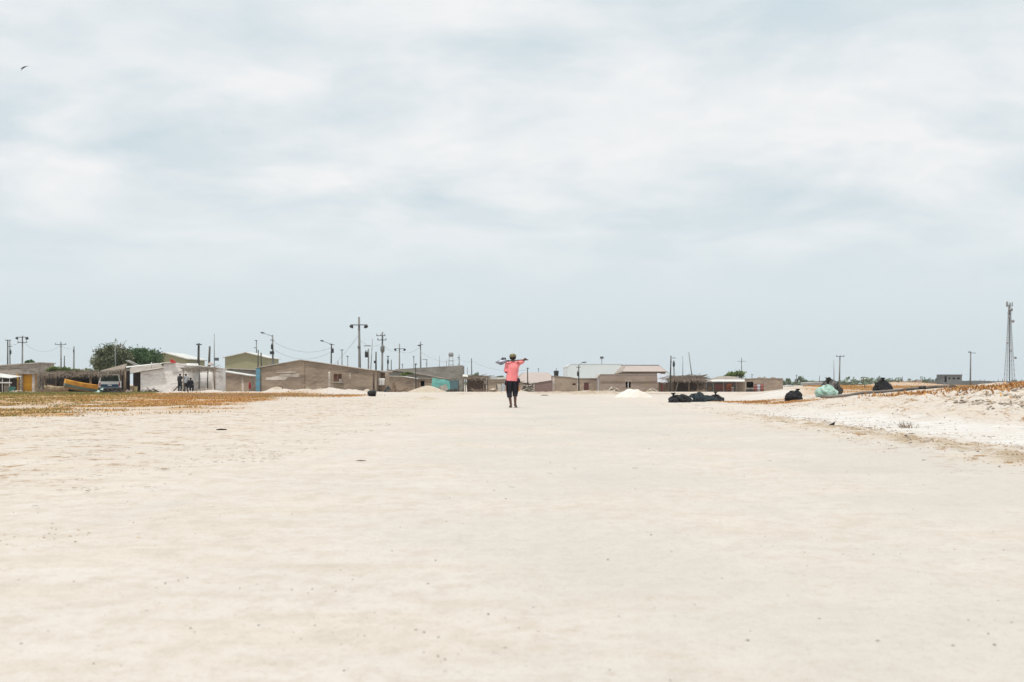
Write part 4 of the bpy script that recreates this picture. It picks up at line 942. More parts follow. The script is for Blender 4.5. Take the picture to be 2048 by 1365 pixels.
for o in h.children:
    if o.name.startswith('door'): o.data.materials[0] = M['door_maroon'] if 'door_maroon' in M else M.setdefault('door_maroon', mat('maroon door paint', lin(104, 62, 60, .85), lin(88, 50, 50, .8), 2))
h = house('block_house', 'wide flat brown block house with twin-pane window behind the white sand pile', 'house', 224, 8, [(1195, 757), (1201, 749.5), (1318, 749.5)], M['pink_block'], M['cement_edge'], rt=.07, ov=.05,
      holes=[(1251.5, 1255.6, 763, 776, 'opening'), (1257.4, 1261.5, 763, 776, 'opening')],
      panels=[('window_surround', [(1249.5, 762), (1263.5, 762), (1263.5, 763), (1249.5, 763)], M['plaster']), ('window_surround', [(1255.8, 763), (1257.2, 763), (1257.2, 776), (1255.8, 776)], M['cloth_white'])])
MB().b6(X(1201, 224), X(1314, 224), 223.9, 223.985, Z(763.8, 224), Z(762.6, 224)).build('beam_band', M['brown_block'], h)
MB().b6(X(1195.5, 224), X(1197.5, 224), 223.9, 223.985, -1, Z(757, 224)).build('corner_post', M['cloth_grey'], h)
t = thing('water_tank', 'black plastic water tank standing on the roof of the maroon-door house', 'tank', (X(1112.5, 231), 231, Z(752.5, 231)))
MB().lathe((X(1112.5, 231), 231, Z(752.6, 231)), [(.33, 0), (.36, .1), (.42, .72), (.45, .74), (.45, .82), (.36, .86), (.1, .9)], 20).build('barrel', M['tank'], t)
MB().tube([(X(1112.5, 231), 231, Z(741.5, 231)), (X(1112.5, 231), 231, Z(736.5, 231))], .04, 6).build('vent', M['tank'], t)
MB().b6(X(1107, 231), X(1118, 231), 230.6, 231.4, Z(753.4, 231), Z(752.65, 231)).build('base_slab', M['concrete'], t)
house('pale_warehouse', 'large pale warehouse wall behind the maroon-door house', 'warehouse', 310, 30, [(1136, 733), (1142, 729), (1240, 729), (1262, 733)], M['pale_sheet'], M['white_roof'], base=-.4, rt=.05, ov=.05)
h = house('tiled_house', 'house with wide faded tile roof rising behind the flat brown house', 'house', 246, 8, [(1238, 744), (1331, 744)], M['tan_block'], None, base=-.45)
MB().slab([pt(1232, 743.5, 244.5), pt(1334, 743.5, 244.5), pt(1317, 731.5, 249), pt(1243, 731.5, 249)], .10).build('roof', M['pink_tile'], h)
MB().slab([pt(1334, 743.5, 244.5), pt(1339, 747, 252), pt(1320, 732, 252), pt(1317, 731.5, 249)], .10).build('roof_hip', M['fibre_roof'], h)
MB().tube([pt(1242, 731, 249), pt(1318, 731, 249)], .08, 6).build('ridge', M['steel'], h)
MB().b6(X(1233, 244.4), X(1333, 244.4), 244.2, 244.4, Z(745.2, 244.4), Z(743.7, 244.4)).build('eave', M['dark_wood'], h)
MB().slab([pt(1255, 750.5, 240), pt(1316, 750.5, 240), pt(1316, 748.5, 243), pt(1255, 748.5, 243)], .05).build('lower_roof', M['white_roof'], h)
t = thing('porch_canopy', 'slanted grey canopy at the left end of the faded tile roof', 'canopy', (X(1236, 240), 240, -.5))
MB().slab([pt(1228, 747.5, 238), pt(1244, 744.5, 238), pt(1251, 731, 243), pt(1246, 731, 243)], .08).build('sheet', M['fibre_roof'], t)
post(t, 1231, 747.5, 238.3, M['dark_wood'], .05); post(t, 1242, 745, 238.3, M['dark_wood'], .05)
# brush shack
Yk = 214; g = G(X(1365, Yk), Yk)
t = thing('brush_shack', 'dark open shack with a shaggy brush roof behind the black bags', 'shack', (X(1365, Yk), Yk, g))
brushroof(t, 1338, 1412, 759.5, 760, Yk-1, Yk+4, .32, 420, M['thatch'], L=(.6, 1.8), r=(.03, .07))
brushroof(t, 1345, 1408, 755.5, 755, Yk+2, Yk+5, .3, 300, M['thatch'], 'upper_brush', L=(.6, 1.8), r=(.03, .07), fringe=False)
MB().b6(X(1337, Yk), X(1411, Yk), Yk+4, Yk+4.1, g-.1, Z(759, Yk)).build('back_wall', M['brown_planks'], t)
MB().b6(X(1337, Yk), X(1349, Yk), Yk, Yk+.1, g-.1, Z(760, Yk)).b6(X(1397, Yk), X(1409, Yk), Yk, Yk+.1, g-.1, Z(772, Yk)).build('plank_wall', M['brown_planks'], t)
for px, w in ((1341, .07), (1344, .06), (1378, .10), (1396, .06), (1410, .07)): post(t, px, 759, Yk-.6, M['wood'], w)
MB().tube([(X(1356, Yk), Yk-.7, Z(760, Yk)), (X(1349.5, Yk), Yk-.7, g-.05)], .07, 6).build('slanted_post', M['brush_grey'], t)
MB().tube([pt(1353, 762.5, Yk-.9), pt(1384, 761.5, Yk-.9)], .07, 6).build('rail', M['cement_edge'], t)
t = thing('tarp_lean_to', 'dirty white tarp draped over a small reddish shed left of the brush shack', 'shed', (X(1327, 216), 216, G(X(1327, 216), 216)))
drape([pt(1314, 747, 218), pt(1339, 749, 218)], [pt(1315, 765, 214.6), pt(1337, 765.5, 214.6)], amp=.08).build('tarp', M['cloth_grey'], t)
g = G(X(1327, 216), 216)-.1
MB().b6(X(1316, 216), X(1320, 216), 215.2, 215.3, g, Z(765, 216)).b6(X(1326, 216), X(1336, 216), 215.2, 215.3, g, Z(768, 216)).build('wall', M['wood'], t)
MB().b6(X(1320.3, 216), X(1325.7, 216), 215.25, 215.3, g, Z(767, 216)).build('red_door', M['red_drum'], t)
for px in (1315, 1319.5, 1336): post(t, px, 765, 215, M['wood'], .06)
# open shop
Yk = 218; g = G(X(1450, Yk), Yk)-.1
t = thing('open_shop', 'open-fronted shop with a white roof edge and low hipped grey roof', 'shop', (X(1450, Yk), Yk, g+.1))
MB().slab([pt(1412, 763, Yk-2), pt(1490, 763, Yk-2), pt(1489, 759.3, Yk+1), pt(1414, 759.3, Yk+1)], .10).build('front_roof', M['white_roof'], t)
MB().slab([pt(1416, 759.2, Yk+1), pt(1488, 759.2, Yk+1), pt(1470, 753.5, Yk+4), pt(1440, 752.5, Yk+4)], .10).build('hip_roof', M['fibre_roof'], t)
MB().b6(X(1410, Yk), X(1490, Yk), Yk+5, Yk+5.1, g, Z(763, Yk)).build('back_wall', M['dark_planks'], t)
MB().b6(X(1473, Yk), X(1489, Yk), Yk+.5, Yk+.6, g, Z(764, Yk)).build('side_wall', M['tan_block'], t)
for px in (1413, 1426.3, 1447, 1472, 1489): post(t, px, 763, Yk-1.7, M['pale_pole'] if px < 1430 else M['brush_grey'], .06)
def boxthing(name, label, cat, px0, px1, py, Y, m, d=.6):
    g = G(X((px0+px1)/2, Y), Y); r = thing(name, label, cat, (X((px0+px1)/2, Y), Y, g))
    x0, x1, z1 = X(px0, Y), X(px1, Y), Z(py, Y)
    MB().b6(x0, x1, Y, Y+d, g+.15, z1-.05).build('case', m, r); MB().b6(x0-.03, x1+.03, Y-.03, Y+d+.03, z1-.047, z1).build('lid', m, r)
    MB().b6(x0+.05, x1-.05, Y+.05, Y+d-.05, g-.02, g+.147).build('plinth', M['dark_wood'], r)
    return r
boxthing('counter', 'salmon pink counter under the white shop roof', 'counter', 1431, 1449, 769, 217.6, M['red_drum'])
boxthing('cupboard', 'orange cupboard under the white shop roof', 'cupboard', 1453, 1464, 767.5, 217.8, M['crate_orange'])
boxthing('crate', 'tan crate beside the left post of the shop', 'crate', 1415, 1424, 774, 216.8, M['wood'])
for i, px in enumerate((1459, 1465)):
    r = thing('stool', 'small %s stool in front of the orange cupboard' % ('white' if i else 'dark'), 'stool', (X(px, 216.5), 216.5, G(X(px, 216.5), 216.5))); g = G(X(px, 216.5), 216.5)
    m = M['cloth_white'] if i else M['dark_metal']
    MB().lathe((X(px, 216.5), 216.5, g), [(.2, .62), (.22, .66), (.2, .7)], 12).build('seat', m, r)
    for k in range(3): a = k*2.1; MB().tube([(X(px, 216.5)+.16*math.cos(a), 216.5+.16*math.sin(a), g-.01), (X(px, 216.5)+.1*math.cos(a), 216.5+.1*math.sin(a), g+.63)], .025, 5).build('leg', m, r)
tree('broadleaf_tree', 'bright green bushy tree behind the open shop roof', 1447, 1499, 742, 760, 235, M['leaf_light'], 2600, .26, blobs=16, seed=21)
h = house('long_wall_house', 'long plain brown house at the right end of the village', 'house', 232, 8, [(1490, 758), (1497, 758), (1510, 757.5), (1566, 757.5)], M['tan_block'], M['cement_edge'], rt=.05, ov=.06,
      holes=[(1493, 1507, 764, 776, 'opening')])
for px in (1519, 1529, 1546): MB().rock((X(px, 234), 234, Z(756.6, 234)), .45, .4).build('roof_stone', M['brush_grey'], h)
for i, (px, c, lb) in enumerate(((1511, 'red_drum', 'faded red drum in front of the long brown wall, leftmost of the drums'), (1517, 'cloth_grey', 'pale drum between two red drums by the long brown wall'), (1524, 'red_drum', 'red and rusty drum nearest the right end of the long brown wall'))):
    g = G(X(px, 228), 228); r = thing('drum', lb, 'drum', (X(px, 228), 228, g), 'drums by the long brown wall')
    MB().lathe((X(px, 228), 228, g), [(.3, -.03), (.3, .4), (.32, .42), (.3, .44), (.3, .85), (.32, .87), (.3, .89), (.3, 1.2)], 14).build('barrel', M[c], r)
    MB().lathe((X(px, 228), 228, g+1.2), [(.31, 0), (.31, .04), (.1, .05)], 14).build('lid', M['dark_wood'], r)
single('coiled_net', 'low dark bundle of netting left of the drums', 'net', MB().tube([(X(1492, 227), 227, G(X(1500, 227), 227)+.15), (X(1500, 227), 227.1, G(X(1500, 227), 227)+.3), (X(1508, 227), 227, G(X(1500, 227), 227)+.12)], [.2, .35, .2], 9), M['bag_brown'], (X(1500, 227), 227, 0))

for k_, (px, Y, lb) in enumerate(((88, 126, 'jumble of sticks and boards at the left foot of the brush shelter'), (238, 117.5, 'dark rags and boards under the right side of the truck'), (292, 131, 'dark scraps strewn along the foot of the white wall'), (792, 131, 'broken boards lying right of the leaning planks'), (905, 138, 'scrap wood heaped in front of the dark teal tarp'), (958, 152, 'splintered boards in front of the brown plank shack'), (986, 165, 'loose sticks left of the leaning ribbed sheet'), (1300, 190, 'scrap sticks left of the draped tarp shed'), (1400, 200, 'bundle of sticks in front of the brush shack'))):
    g = G(X(px, Y), Y)
    if k_ == 2: fn = lambda: (X(random.uniform(282, 318), Y), Y+random.uniform(-.3, .3), g+random.uniform(0, .05))
    else: fn = lambda: (X(px, Y)+random.gauss(0, .3), Y+random.uniform(-.4, .4), g+random.uniform(0, .12))
    mb = rnd_sticks(MB(), 40, fn, (.3, 1.0), (.02, .05), [(1, 0, .25), (-1, .3, .2), (.2, .8, .1)], .35)
    single('scrap_wood', lb, 'scrap wood', mb, M['dark_wood'] if k_ in (1, 2, 4) else M['wood'], (X(px, Y), Y, g), kind='stuff' if k_ == 2 else None)
# cluttered interiors of the sheds at left
for px, Y, w, h_, m, lb in ((106, 134.5, .9, .8, 'dark_wood', 'dark crate stack inside the brush shelter behind the broken boat'), (128, 135, .5, 1.0, 'wood', 'tall wooden crate inside the brush shelter'), (190, 135.5, .6, .7, 'dark_wood', 'dark crate deep in the shelter between boat and truck'), (262, 134, .5, .6, 'wood', 'wooden crate in the gap left of the white wall')):
    g = G(X(px, Y), Y); r_ = thing('crate', lb, 'crate', (X(px, Y), Y, g)); x0 = X(px, Y)
    MB().b6(x0-w/2, x0+w/2, Y-.3, Y+.3, g, g+h_).build('box', M[m], r_)
    mb = MB()
    for q in range(3): mb.b6(x0-w/2-.01, x0+w/2+.01, Y-.33, Y-.302, g+h_*(.12+.32*q), g+h_*(.12+.32*q)+.09)
    for q in (-1, 1): mb.b6(x0+q*(w/2-.05)-.04, x0+q*(w/2-.05)+.04, Y-.36, Y-.332, g+.02, g+h_)
    mb.build('slats', M['wood'], r_)
# --- far trees and buildings on the right and between the sheds
far = [('small dark far tree just right of the long brown house', 1570, 1586, 755, 771, 420), ('feathery grey-green far tree, tallest of the treeline', 1590, 1618, 753, 776, 430),
       ('low far bush between the tall far tree and the green bag', 1612, 1640, 764, 778, 400), ('wide far thicket behind the green rubbish bag', 1632, 1668, 761, 778, 420), ('low green far bush right of the thin pole', 1694, 1716, 763, 772, 520),
       ('green far shrub left of the small raised tank', 1700, 1712, 760, 771, 540), ('far shrub right of the black bag on the crest', 1772, 1790, 761, 771, 520), ('pale green far bush beside the grey far buildings', 1840, 1858, 759, 772, 500),
       ('hazy far bush between the long wall and the first far tree', 1560, 1576, 764, 776, 410), ('round far tree right of the grey block building', 942, 958, 744, 762, 320), ('low olive far bush above the white-roofed shed', 976, 1012, 751, 764, 330)]
for i, (lb, a, b, yt, yb, Y) in enumerate(far):
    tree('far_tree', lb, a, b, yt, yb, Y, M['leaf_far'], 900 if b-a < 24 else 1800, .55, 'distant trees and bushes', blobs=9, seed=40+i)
V = []; Fq = []; k0 = 0
for i in range(150):
    px = random.uniform(1560, 2060) if i > 25 else random.uniform(930, 1020); Y = random.uniform(520, 640); cx = X(px, Y); hgt = random.uniform(.8, 2.2)*(1.5 if 1690 < px < 1885 else 1)
    v, f, _ = leaves(160, cx, Y, .3+hgt*.4, random.uniform(2, 5), 2, hgt*.7, .7, 5, seed=300+i); V.append(v); Fq.append(f+k0); k0 += len(v)
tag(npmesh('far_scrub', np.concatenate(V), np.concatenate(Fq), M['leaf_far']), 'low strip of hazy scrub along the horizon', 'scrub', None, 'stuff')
for i, (a, b, yt, Y, lb) in enumerate(((1611, 1660, 766, 395, 'low far white house behind the far thicket'), (1573, 1596, 772, 380, 'low pale far shed in front of the first far tree'), (1825, 1850, 762.5, 600, 'blurry pale far house left of the pale green bush'))):
    house('far_house', lb, 'house', Y, 6, [(a, yt+1), ((a+b)/2, yt), (b, yt+1.5)], M['pale_sheet'] if i else M['cloth_grey'], M['white_roof'], base=.2, rt=.2, ov=.2, holes=[(a+5, a+8, yt+4, yt+7, 'opening')])
t = thing('raised_tank', 'small pale raised tank house on legs, far behind the crest between two bags', 'tank', (X(1733, 560), 560, 0))
MB().prism([(X(1726, 560), Z(764, 560)), (X(1740, 560), Z(764, 560)), (X(1738, 560), Z(758.5, 560)), (X(1728, 560), Z(758.5, 560))], 560, 563).build('tank_body', M['far_concrete'], t)
MB().slab([(X(1725, 560), 559.6, Z(758, 560)), (X(1741, 560), 559.6, Z(758, 560)), (X(1740, 560), 563.4, Z(756.5, 560)), (X(1726, 560), 563.4, Z(756.5, 560))], .3).build('roof', M['white_roof'], t)
for px in (1727, 1738): MB().b6(X(px, 560)-.2, X(px, 560)+.2, 560.2, 560.6, 0, Z(764, 560)).build('leg', M['far_concrete'], t)
YF = 520
hs = [(1896, 1915, 752, 773, 'opening')]
wins = [(p, p+3.2, 767.3, 770.3, 'opening') for p in (1899, 1908, 1916, 1930, 1936, 1955, 1966, 1976, 1986, 1996, 2006, 2016, 2026, 2036, 2048, 2060)]
h = house('far_long_building', 'long low grey far building with a row of small windows at right', 'building', YF, 12, [(1848, 765), (1862, 762.5), (1890, 764), (1930, 763), (1962, 761.5), (1985, 763), (2080, 763.5)], M['far_concrete'], None, base=0, holes=wins)
h = house('far_tower_block', 'two-storey grey far building with open left bay behind the dunes', 'building', YF-6, 8, [(1887, 751), (1924, 751)], M['far_concrete'], M['far_concrete'], base=0, rt=.3, ov=.15,
      holes=[(1889, 1893.5, 753, 765, 'opening'), (1897, 1901, 755.5, 758.8, 'opening'), (1905, 1911, 755.5, 758.8, 'opening'), (1914, 1920, 755.5, 758.8, 'opening')])
mb = MB()
for px in range(1960, 2060, 9): mb.tube([(X(px, YF+3), YF+3, Z(766, YF)), (X(px, YF+3), YF+3, Z(756+random.random()*5, YF))], .09, 4)
mb.build('roof_rods', M['steel'], bpy.data.objects['far_long_building'])
pile('dirt_mound', 'brownish far dirt mound on the yellow field', 1789, 1836, 763.2, 300, M['sand_pile'], 8, 'dirt mound', lump=.3)
single('pink_block_far', 'small pinkish block beside the far dirt mound', 'block', MB().box((X(1838, 298), 298, 1.1), (.9, .8, 1.0), Matrix.Rotation(.3, 3, 'Z')), M['pink_tile'], (X(1838, 298), 298, .3))
bpy.data.objects['pink_block_far'].name = 'masonry_block'
single('field_post', 'thin dark post in the yellow field before the black crest bag', 'post', MB().tube([(X(1729, 150), 150, .2), (X(1729.5, 150), 150, Z(770.5, 150))], .05, 6), M['dark_wood'], (X(1729, 150), 150, .3))

# --- rubbish bags
bag('rubbish_bag', 'black rubbish bag at the left end of the row on the flat', 1360, 809, 58, .92, .36, M['bag_black'], 1, group='rubbish bags dumped by the track', knotx=-.3, D=.6)
bag('rubbish_bag', 'plump blue-green rubbish bag, highest of the row on the flat', 1394, 799, 59.6, .80, .47, M['bag_teal'], 2, tuft=False, group='rubbish bags dumped by the track', D=.6)
bag('rubbish_bag', 'dark grey slumped rubbish bag just right of the plump one', 1413, 801, 60.6, .90, .30, M['bag_teal'], 3, tuft=False, group='rubbish bags dumped by the track', knotx=.3, D=.6)
bag('rubbish_bag', 'black rubbish bag at the right end of the row on the flat', 1431, 799, 61.8, .74, .34, M['bag_black'], 4, group='rubbish bags dumped by the track', D=.6)
bag('rubbish_bag', 'thin flattened black bag end touching the ground left of the row', 1347, 809, 57.6, .34, .26, M['bag_black'], 14, group='rubbish bags dumped by the track', tuft=False, D=.4)
single('white_scrap', 'crumpled white scrap tucked between the bags of the row', 'scrap', MB().rock((X(1381, 58.6), 58.6, .13), .10), M['cloth_white'], (X(1381, 58.6), 58.6, 0))
bag('rubbish_bag', 'black rubbish bag sitting alone at the foot of the sand mound', 1588, 801, 53.5, .80, .40, M['bag_black'], 5, D=.6, knotx=.18)
b1 = bag('net_sack', 'mint green netted sack heaped on the mound crest', 1653, 797, 55.2, .78, .48, M['net_green'], 6, D=.7, cat='sack', tuft=False)
bag('rubbish_bag', 'dirty brown rubbish bag slumped behind the mint green sack', 1662, 797, 56.3, .88, .64, M['bag_brown'], 7, D=.5, tuft=True, knotx=-.15)
bag('rubbish_bag', 'brown sack end standing at the right of the mint green sack', 1676, 795, 55.6, .26, .50, M['bag_brown'], 17, D=.3, tuft=False)
bag('rubbish_bag', 'shiny black rubbish bag resting behind the pipe on the crest', 1762, 787, 53.6, .78, .50, M['bag_black'], 8, D=.6, knotx=.1)

# --- pipe
def pipe(name, label, a, b, r, n=14):
    t = thing(name, label, 'pipe', ((a[0]+b[0])/2, (a[1]+b[1])/2, 0)); ps = []
    for i in range(n+1):
        s = i/n; x = a[0]+(b[0]-a[0])*s; y = a[1]+(b[1]-a[1])*s
        ps.append((x, y, G(x, y-.05)+r*.75))
    MB().tube(ps, r, 12).build('tube', M['pipe'], t)
    d = Vector(ps[-1])-Vector(ps[-2]); d.normalize()
    MB().tube([Vector(ps[-1])-d*.12, Vector(ps[-1])+d*.12], r*1.25, 12).build('coupling', M['dark_metal'], t)
    return t
pipe('pipe', 'long dull grey pipe lying along the crest of the sand mound', pt(1641, 796, 52.5), pt(1845, 779.5, 51.5), .062)
pipe('pipe', 'second length of grey pipe continuing towards the right', pt(1849, 779, 51.8), pt(1905, 775, 52.5), .055)
pipe('pipe', 'thin far end of the pipe line near the rust plants', pt(1907, 774.8, 52.8), pt(1955, 774.6, 53.5), .035)

# --- small loose things on the flat
def stick(label, px, py, L, w, hgt, rot, m='debris'):
    Y = F*CH/(py-HZ); x = X(px, Y); g = G(x, Y); mb = MB(); u = Vector((math.cos(rot), math.sin(rot), 0))
    mb.tube([Vector((x, Y, g+hgt*.5))-u*L/2, Vector((x, Y, g+hgt*.75))-u*L*.1, Vector((x, Y, g+hgt*.6))+u*L/2], [w*.4, w, w*.5], 6)
    return single('driftwood', label, 'driftwood', mb, M[m], (x, Y, g))
stick('flat dark piece of driftwood on the left flat, below the dry grass', 443, 860, .17, .016, .016, .2)
stick('thin dark stick lying left of centre on the bare track', 722, 923, .10, .005, .008, .1)
stick('short brown stick near the two bare stones of the track edge', 1089, 792, .5, .05, .03, .1, 'wood')
x, Y = X(1665, 23.6), 23.6; mb = MB().slab([(x-.07, Y, G(x, Y)+.02), (x+.03, Y, G(x, Y)+.01), (x+.05, Y+.03, G(x, Y)+.09), (x+.0, Y+.03, G(x, Y)+.06), (x-.03, Y+.03, G(x, Y)+.05)], .02)
single('rubber_scrap', 'small black rubber scrap on the edge of the white crust', 'scrap', mb, M['bag_black'], (x, Y, G(x, Y)))
x, Y = X(1812, 24), 24; mb = rnd_sticks(MB(), 60, lambda: (x+random.gauss(0, .06), Y+random.gauss(0, .06), G(x, Y)), (.05, .14), (.002, .005), [(0, 0, 1)], .9)
single('dry_tuft', 'brown dry tuft alone on the white salt crust', 'plant', mb, M['wood'], (x, Y, G(x, Y)))
x, Y = X(850, 84), 84; g = G(x, Y)
pile('dirt_ridge', 'low yellowish dirt ridge on the flat in front of the broad beige sand pile', 818, 884, 793.2, 70, M['sand_pile'], 15, 'dirt heap', lump=.5)
single('fuel_can', 'tiny yellow can standing on the ground right behind the walker', 'can', MB().b6(X(1037, 100)-.08, X(1037, 100)+.08, 100, 100.12, G(X(1037, 100), 100), G(X(1037, 100), 100)+.26).lathe((X(1037, 100), 100.06, G(X(1037, 100), 100)+.26), [(.04, 0), (.04, .06)], 8), M['boat_yellow'], (X(1037, 100), 100, 0))

# ------------------------------------------------------------------ poles
def ins(mb, x, y, z, up=True, s=1): mb.lathe((x, y, z), [(.05*s, 0), (.09*s, .05*s), (.05*s, .12*s), (.08*s, .18*s), (.03*s, .26*s)], 8); return mb
def pole(label, px, ytop, H=9.2, Y=None, r=.15, m='concrete_pole', arms=(), lamps=(), traf=None, pxb=None, stay=False, group='utility poles over the village', extra=None, name='utility_pole', cat='pole'):
    if Y is None: Y = F*(H-CH)/(HZ-ytop)
    xt = X(px, Y); xb = X(pxb, Y) if pxb else xt+random.uniform(-.13, .13); g = G(xb, Y); zt = Z(ytop, Y)
    t = thing(name, label, cat, (xb, Y, g), group)
    MB().tube([(xb, Y, g-.2), ((xb+xt)/2, Y, (g+zt)/2), (xt, Y, zt)], [r*1.25, r, r*.75], 10).build('shaft', M[m], t)
    for (py, a, b, kind) in arms:
        z = Z(py, Y); ar = MB().b6(X(a, Y), X(b, Y), Y-r-.14, Y-r*.9, z-.06, z+.06).build('crossarm', M['steel'], t)
        n = 3 if kind == 'ins' else 0
        for q in range(n):
            xx = X(a, Y)+.08+(X(b, Y)-X(a, Y)-.16)*q/(n-1)
            ins(MB(), xx, Y-r-.07, z+.062).build('insulator', M['concrete_pole'], ar)
        if kind == 'lamp':
            for xx, s in ((X(a, Y), 1), (X(b, Y), -1)):
                MB().tube([(xx+s*.25, Y-r-.07, z-.05), (xx+s*.15, Y-r-.2, z-.28)], [.14, .30], 10).build('floodlight', M['dark_metal'], ar)
    for (py0, pxe, pye) in lamps:
        z = Z(py0, Y); e = pt(pxe, pye, Y); sg = 1 if e[0] > xt else -1
        ar = MB().tube([(xt, Y, z), ((xt+e[0])/2, Y-.1, (z+e[2])/2+.03), (e[0], Y-.2, e[2])], [.045, .035, .03], 6).build('lamp_arm', M['steel'], t)
        MB().tube([(e[0]-sg*.12, Y-.2, e[2]-.0), (e[0]+sg*.3, Y-.25, e[2]+.02), (e[0]+sg*.62, Y-.28, e[2]+.06)], [.08, .15, .08], 10, sq=(1, .6)).build('lamp_head', M['steel'], t) if sg > 0 else \
        MB().tube([(e[0]+.5, Y-.2, e[2]-.06), (e[0]+.15, Y-.25, e[2]), (e[0]-.1, Y-.28, e[2]+.03)], [.07, .15, .07], 10).build('lamp_head', M['steel'], t)
    if traf:
        py, dxp = traf; z = Z(py, Y); xx = xt+dxp
        tr = MB().lathe((xx, Y-.1, z-.45), [(.17, 0), (.19, .05), (.19, .62), (.15, .7)], 12).build('transformer', M['dark_metal'], t)
        for q in (-.12, .12): ins(MB(), xx+q*.7, Y-.1, z+.252, s=.7).build('bushing', M['concrete_pole'], tr)
        MB().b6(min(xt, xx)-.3, max(xt, xx)+.3, Y-.13, Y-.05, z+.9, z+1.0).build('bracket', M['steel'], t)
    if extra: extra(t, xt, Y)
    return (xt, Y, zt)
P = {}
P['L0'] = pole('twin far-left pole, plain left one beside the transformer pole', 15.5, 680, H=8.6, r=.13, m='wood_pole', arms=[(681, 11, 23, None)])
P['L1'] = pole('far-left pole carrying a dark transformer', 19.5, 680.5, H=8.7, r=.13, traf=(704, .15))
P['L2'] = pole('left pole with two crossarms and hanging lights above the yellow doorway', 45, 672, r=.14, arms=[(675, 33, 57, 'lamp'), (685.5, 36, 55, 'ins')])
P['L3'] = pole('left pole with one thin crossarm over the vine-covered roof', 122, 684, arms=[(689.5, 111, 133, 'ins')])
P['L4'] = pole('short thin post just right of the thin crossarm pole', 129, 712, H=5, r=.09, m='wood_pole')
P['L5'] = pole('left pole without crossarm midway between shelter vine and round tree', 148, 693, H=8.6, r=.17, extra=lambda t, x, Y: MB().b6(x-.1, x+.1, Y-.35, Y-.2, Z(700, Y)-.5, Z(700, Y)).build('meter_box', M['dark_metal'], t))
P['A1'] = pole('thin mast standing in front of the round grey-green tree', 230, 680, H=9, r=.05, m='pale_pole', Y=175, group='thin masts', name='mast', cat='mast')
P['M1'] = pole('dark timber pole with small crossarm right of the white warehouse roof', 397.5, 687, Y=152, r=.14, m='wood_pole', arms=[(689.5, 393, 404, None)])
P['M2'] = pole('leaning dark timber pole over the stick porch', 419.5, 693, Y=142, r=.12, m='wood_pole', pxb=416, arms=())
P['M3'] = pole('tall slim antenna mast rising left of the cream house', 428.5, 668, Y=160, r=.06, m='pale_pole', group='thin masts', name='mast', cat='mast', extra=lambda t, x, Y: MB().b6(x+.1, x+.55, Y-.3, Y-.1, Z(722, Y), Z(716, Y)).build('antenna_box', M['steel'], t))
single('hat', 'pale round straw lid stuck on the porch roof corner', 'lid', MB().lathe(pt(421, 731, 134), [(.34, 0), (.30, .06), (.18, .22), (.12, .26)], 14), M['pink_tile'], pt(421, 731, 134)).name = 'straw_lid'
P['N1'] = pole('slim pole with small antenna over the gabled warehouse roof', 513, 681, Y=250, r=.10, m='concrete_pole', arms=[(681.5, 510, 515, None), (696, 508, 513, None)])
P['N2'] = pole('middle timber pole of the three by the gabled warehouse', 516.5, 700, Y=146, r=.07, m='wood_pole')
P['N3'] = pole('short timber pole right of the gabled warehouse ridge', 522, 706, Y=148, r=.09, m='wood_pole')
P['N4'] = pole('street lamp pole with transformer at the right of the gabled warehouse', 545, 670, H=8.4, r=.15, lamps=[(673, 523, 666)], traf=(693, -.05), extra=lambda t, x, Y: MB().b6(x-.35, x+.3, Y-.4, Y-.18, Z(709, Y), Z(703, Y)).build('meter_box', M['dark_metal'], t))
P['N5'] = pole('lamp pole with pale arm above the middle of the long block house', 663, 688, H=7.4, r=.13, m='wood_pole', lamps=[(689, 642, 682)], traf=(701, .2))
P['N6'] = pole('small far pole with short crossarm left of the big lamp cross', 684, 699, H=8, r=.12, arms=[(700.5, 680, 688, None)])
P['N7'] = pole('tiny far pole right of the short crossarm pole', 695.5, 712, H=7, r=.10, arms=[(713, 692, 698, None)])
P['BIG'] = pole('tallest pole with a wide crossarm and two floodlights above the block house', 718, 634.5, H=9.6, r=.17, arms=[(650.5, 701, 735, 'lamp')], extra=lambda t, x, Y: MB().lathe((x, Y, Z(697, Y)), [(.2, 0), (.2, .3)], 12).build('collar', M['steel'], t))
P['Q1'] = pole('pole with a small dark transformer just right of the tallest pole', 737, 698, Y=172, r=.10, traf=(708, -.25))
P['Q2'] = pole('slanting pale mast right of the tallest pole', 745, 678, Y=170, r=.06, m='pale_pole', pxb=739, group='thin masts', name='mast', cat='mast')
P['Q3'] = pole('stubby dark timber pole in the porch cluster', 752, 704, Y=150, r=.09, m='wood_pole', extra=lambda t, x, Y: MB().b6(x-.2, x-.02, Y-.2, Y-.05, Z(727, Y), Z(722, Y)).build('meter_box', M['dark_metal'], t))
P['Q4'] = pole('grey pole with two insulator crossarms above the low brown house', 765, 664.5, H=9.4, r=.16, arms=[(672, 753, 771, 'ins'), (680.5, 755, 773, 'ins')], extra=lambda t, x, Y: MB().lathe((x, Y, Z(706, Y)), [(.2, 0), (.36, .3), (.36, 1.0), (.2, 1.2)], 12).build('cable_coil', M['concrete_pole'], t))
P['Q5'] = pole('short pole with clutter of fittings right of the double-crossarm pole', 776, 712, H=6.2, r=.12, m='wood_pole', traf=(723, 0))
P['Q6'] = pole('plain short pole beside the cluttered short pole', 782.5, 720, H=5.6, r=.10, m='wood_pole')
P['R1'] = pole('pole with a crossarm and two lamps above the sloping grey roof', 799, 688, H=9.0, r=.15, arms=[(698, 789, 811, 'lamp')])
P['R2'] = pole('thin far pole between the two lamp poles over the grey building', 827.5, 712, H=8, r=.13, arms=[(714, 825, 830, None)])
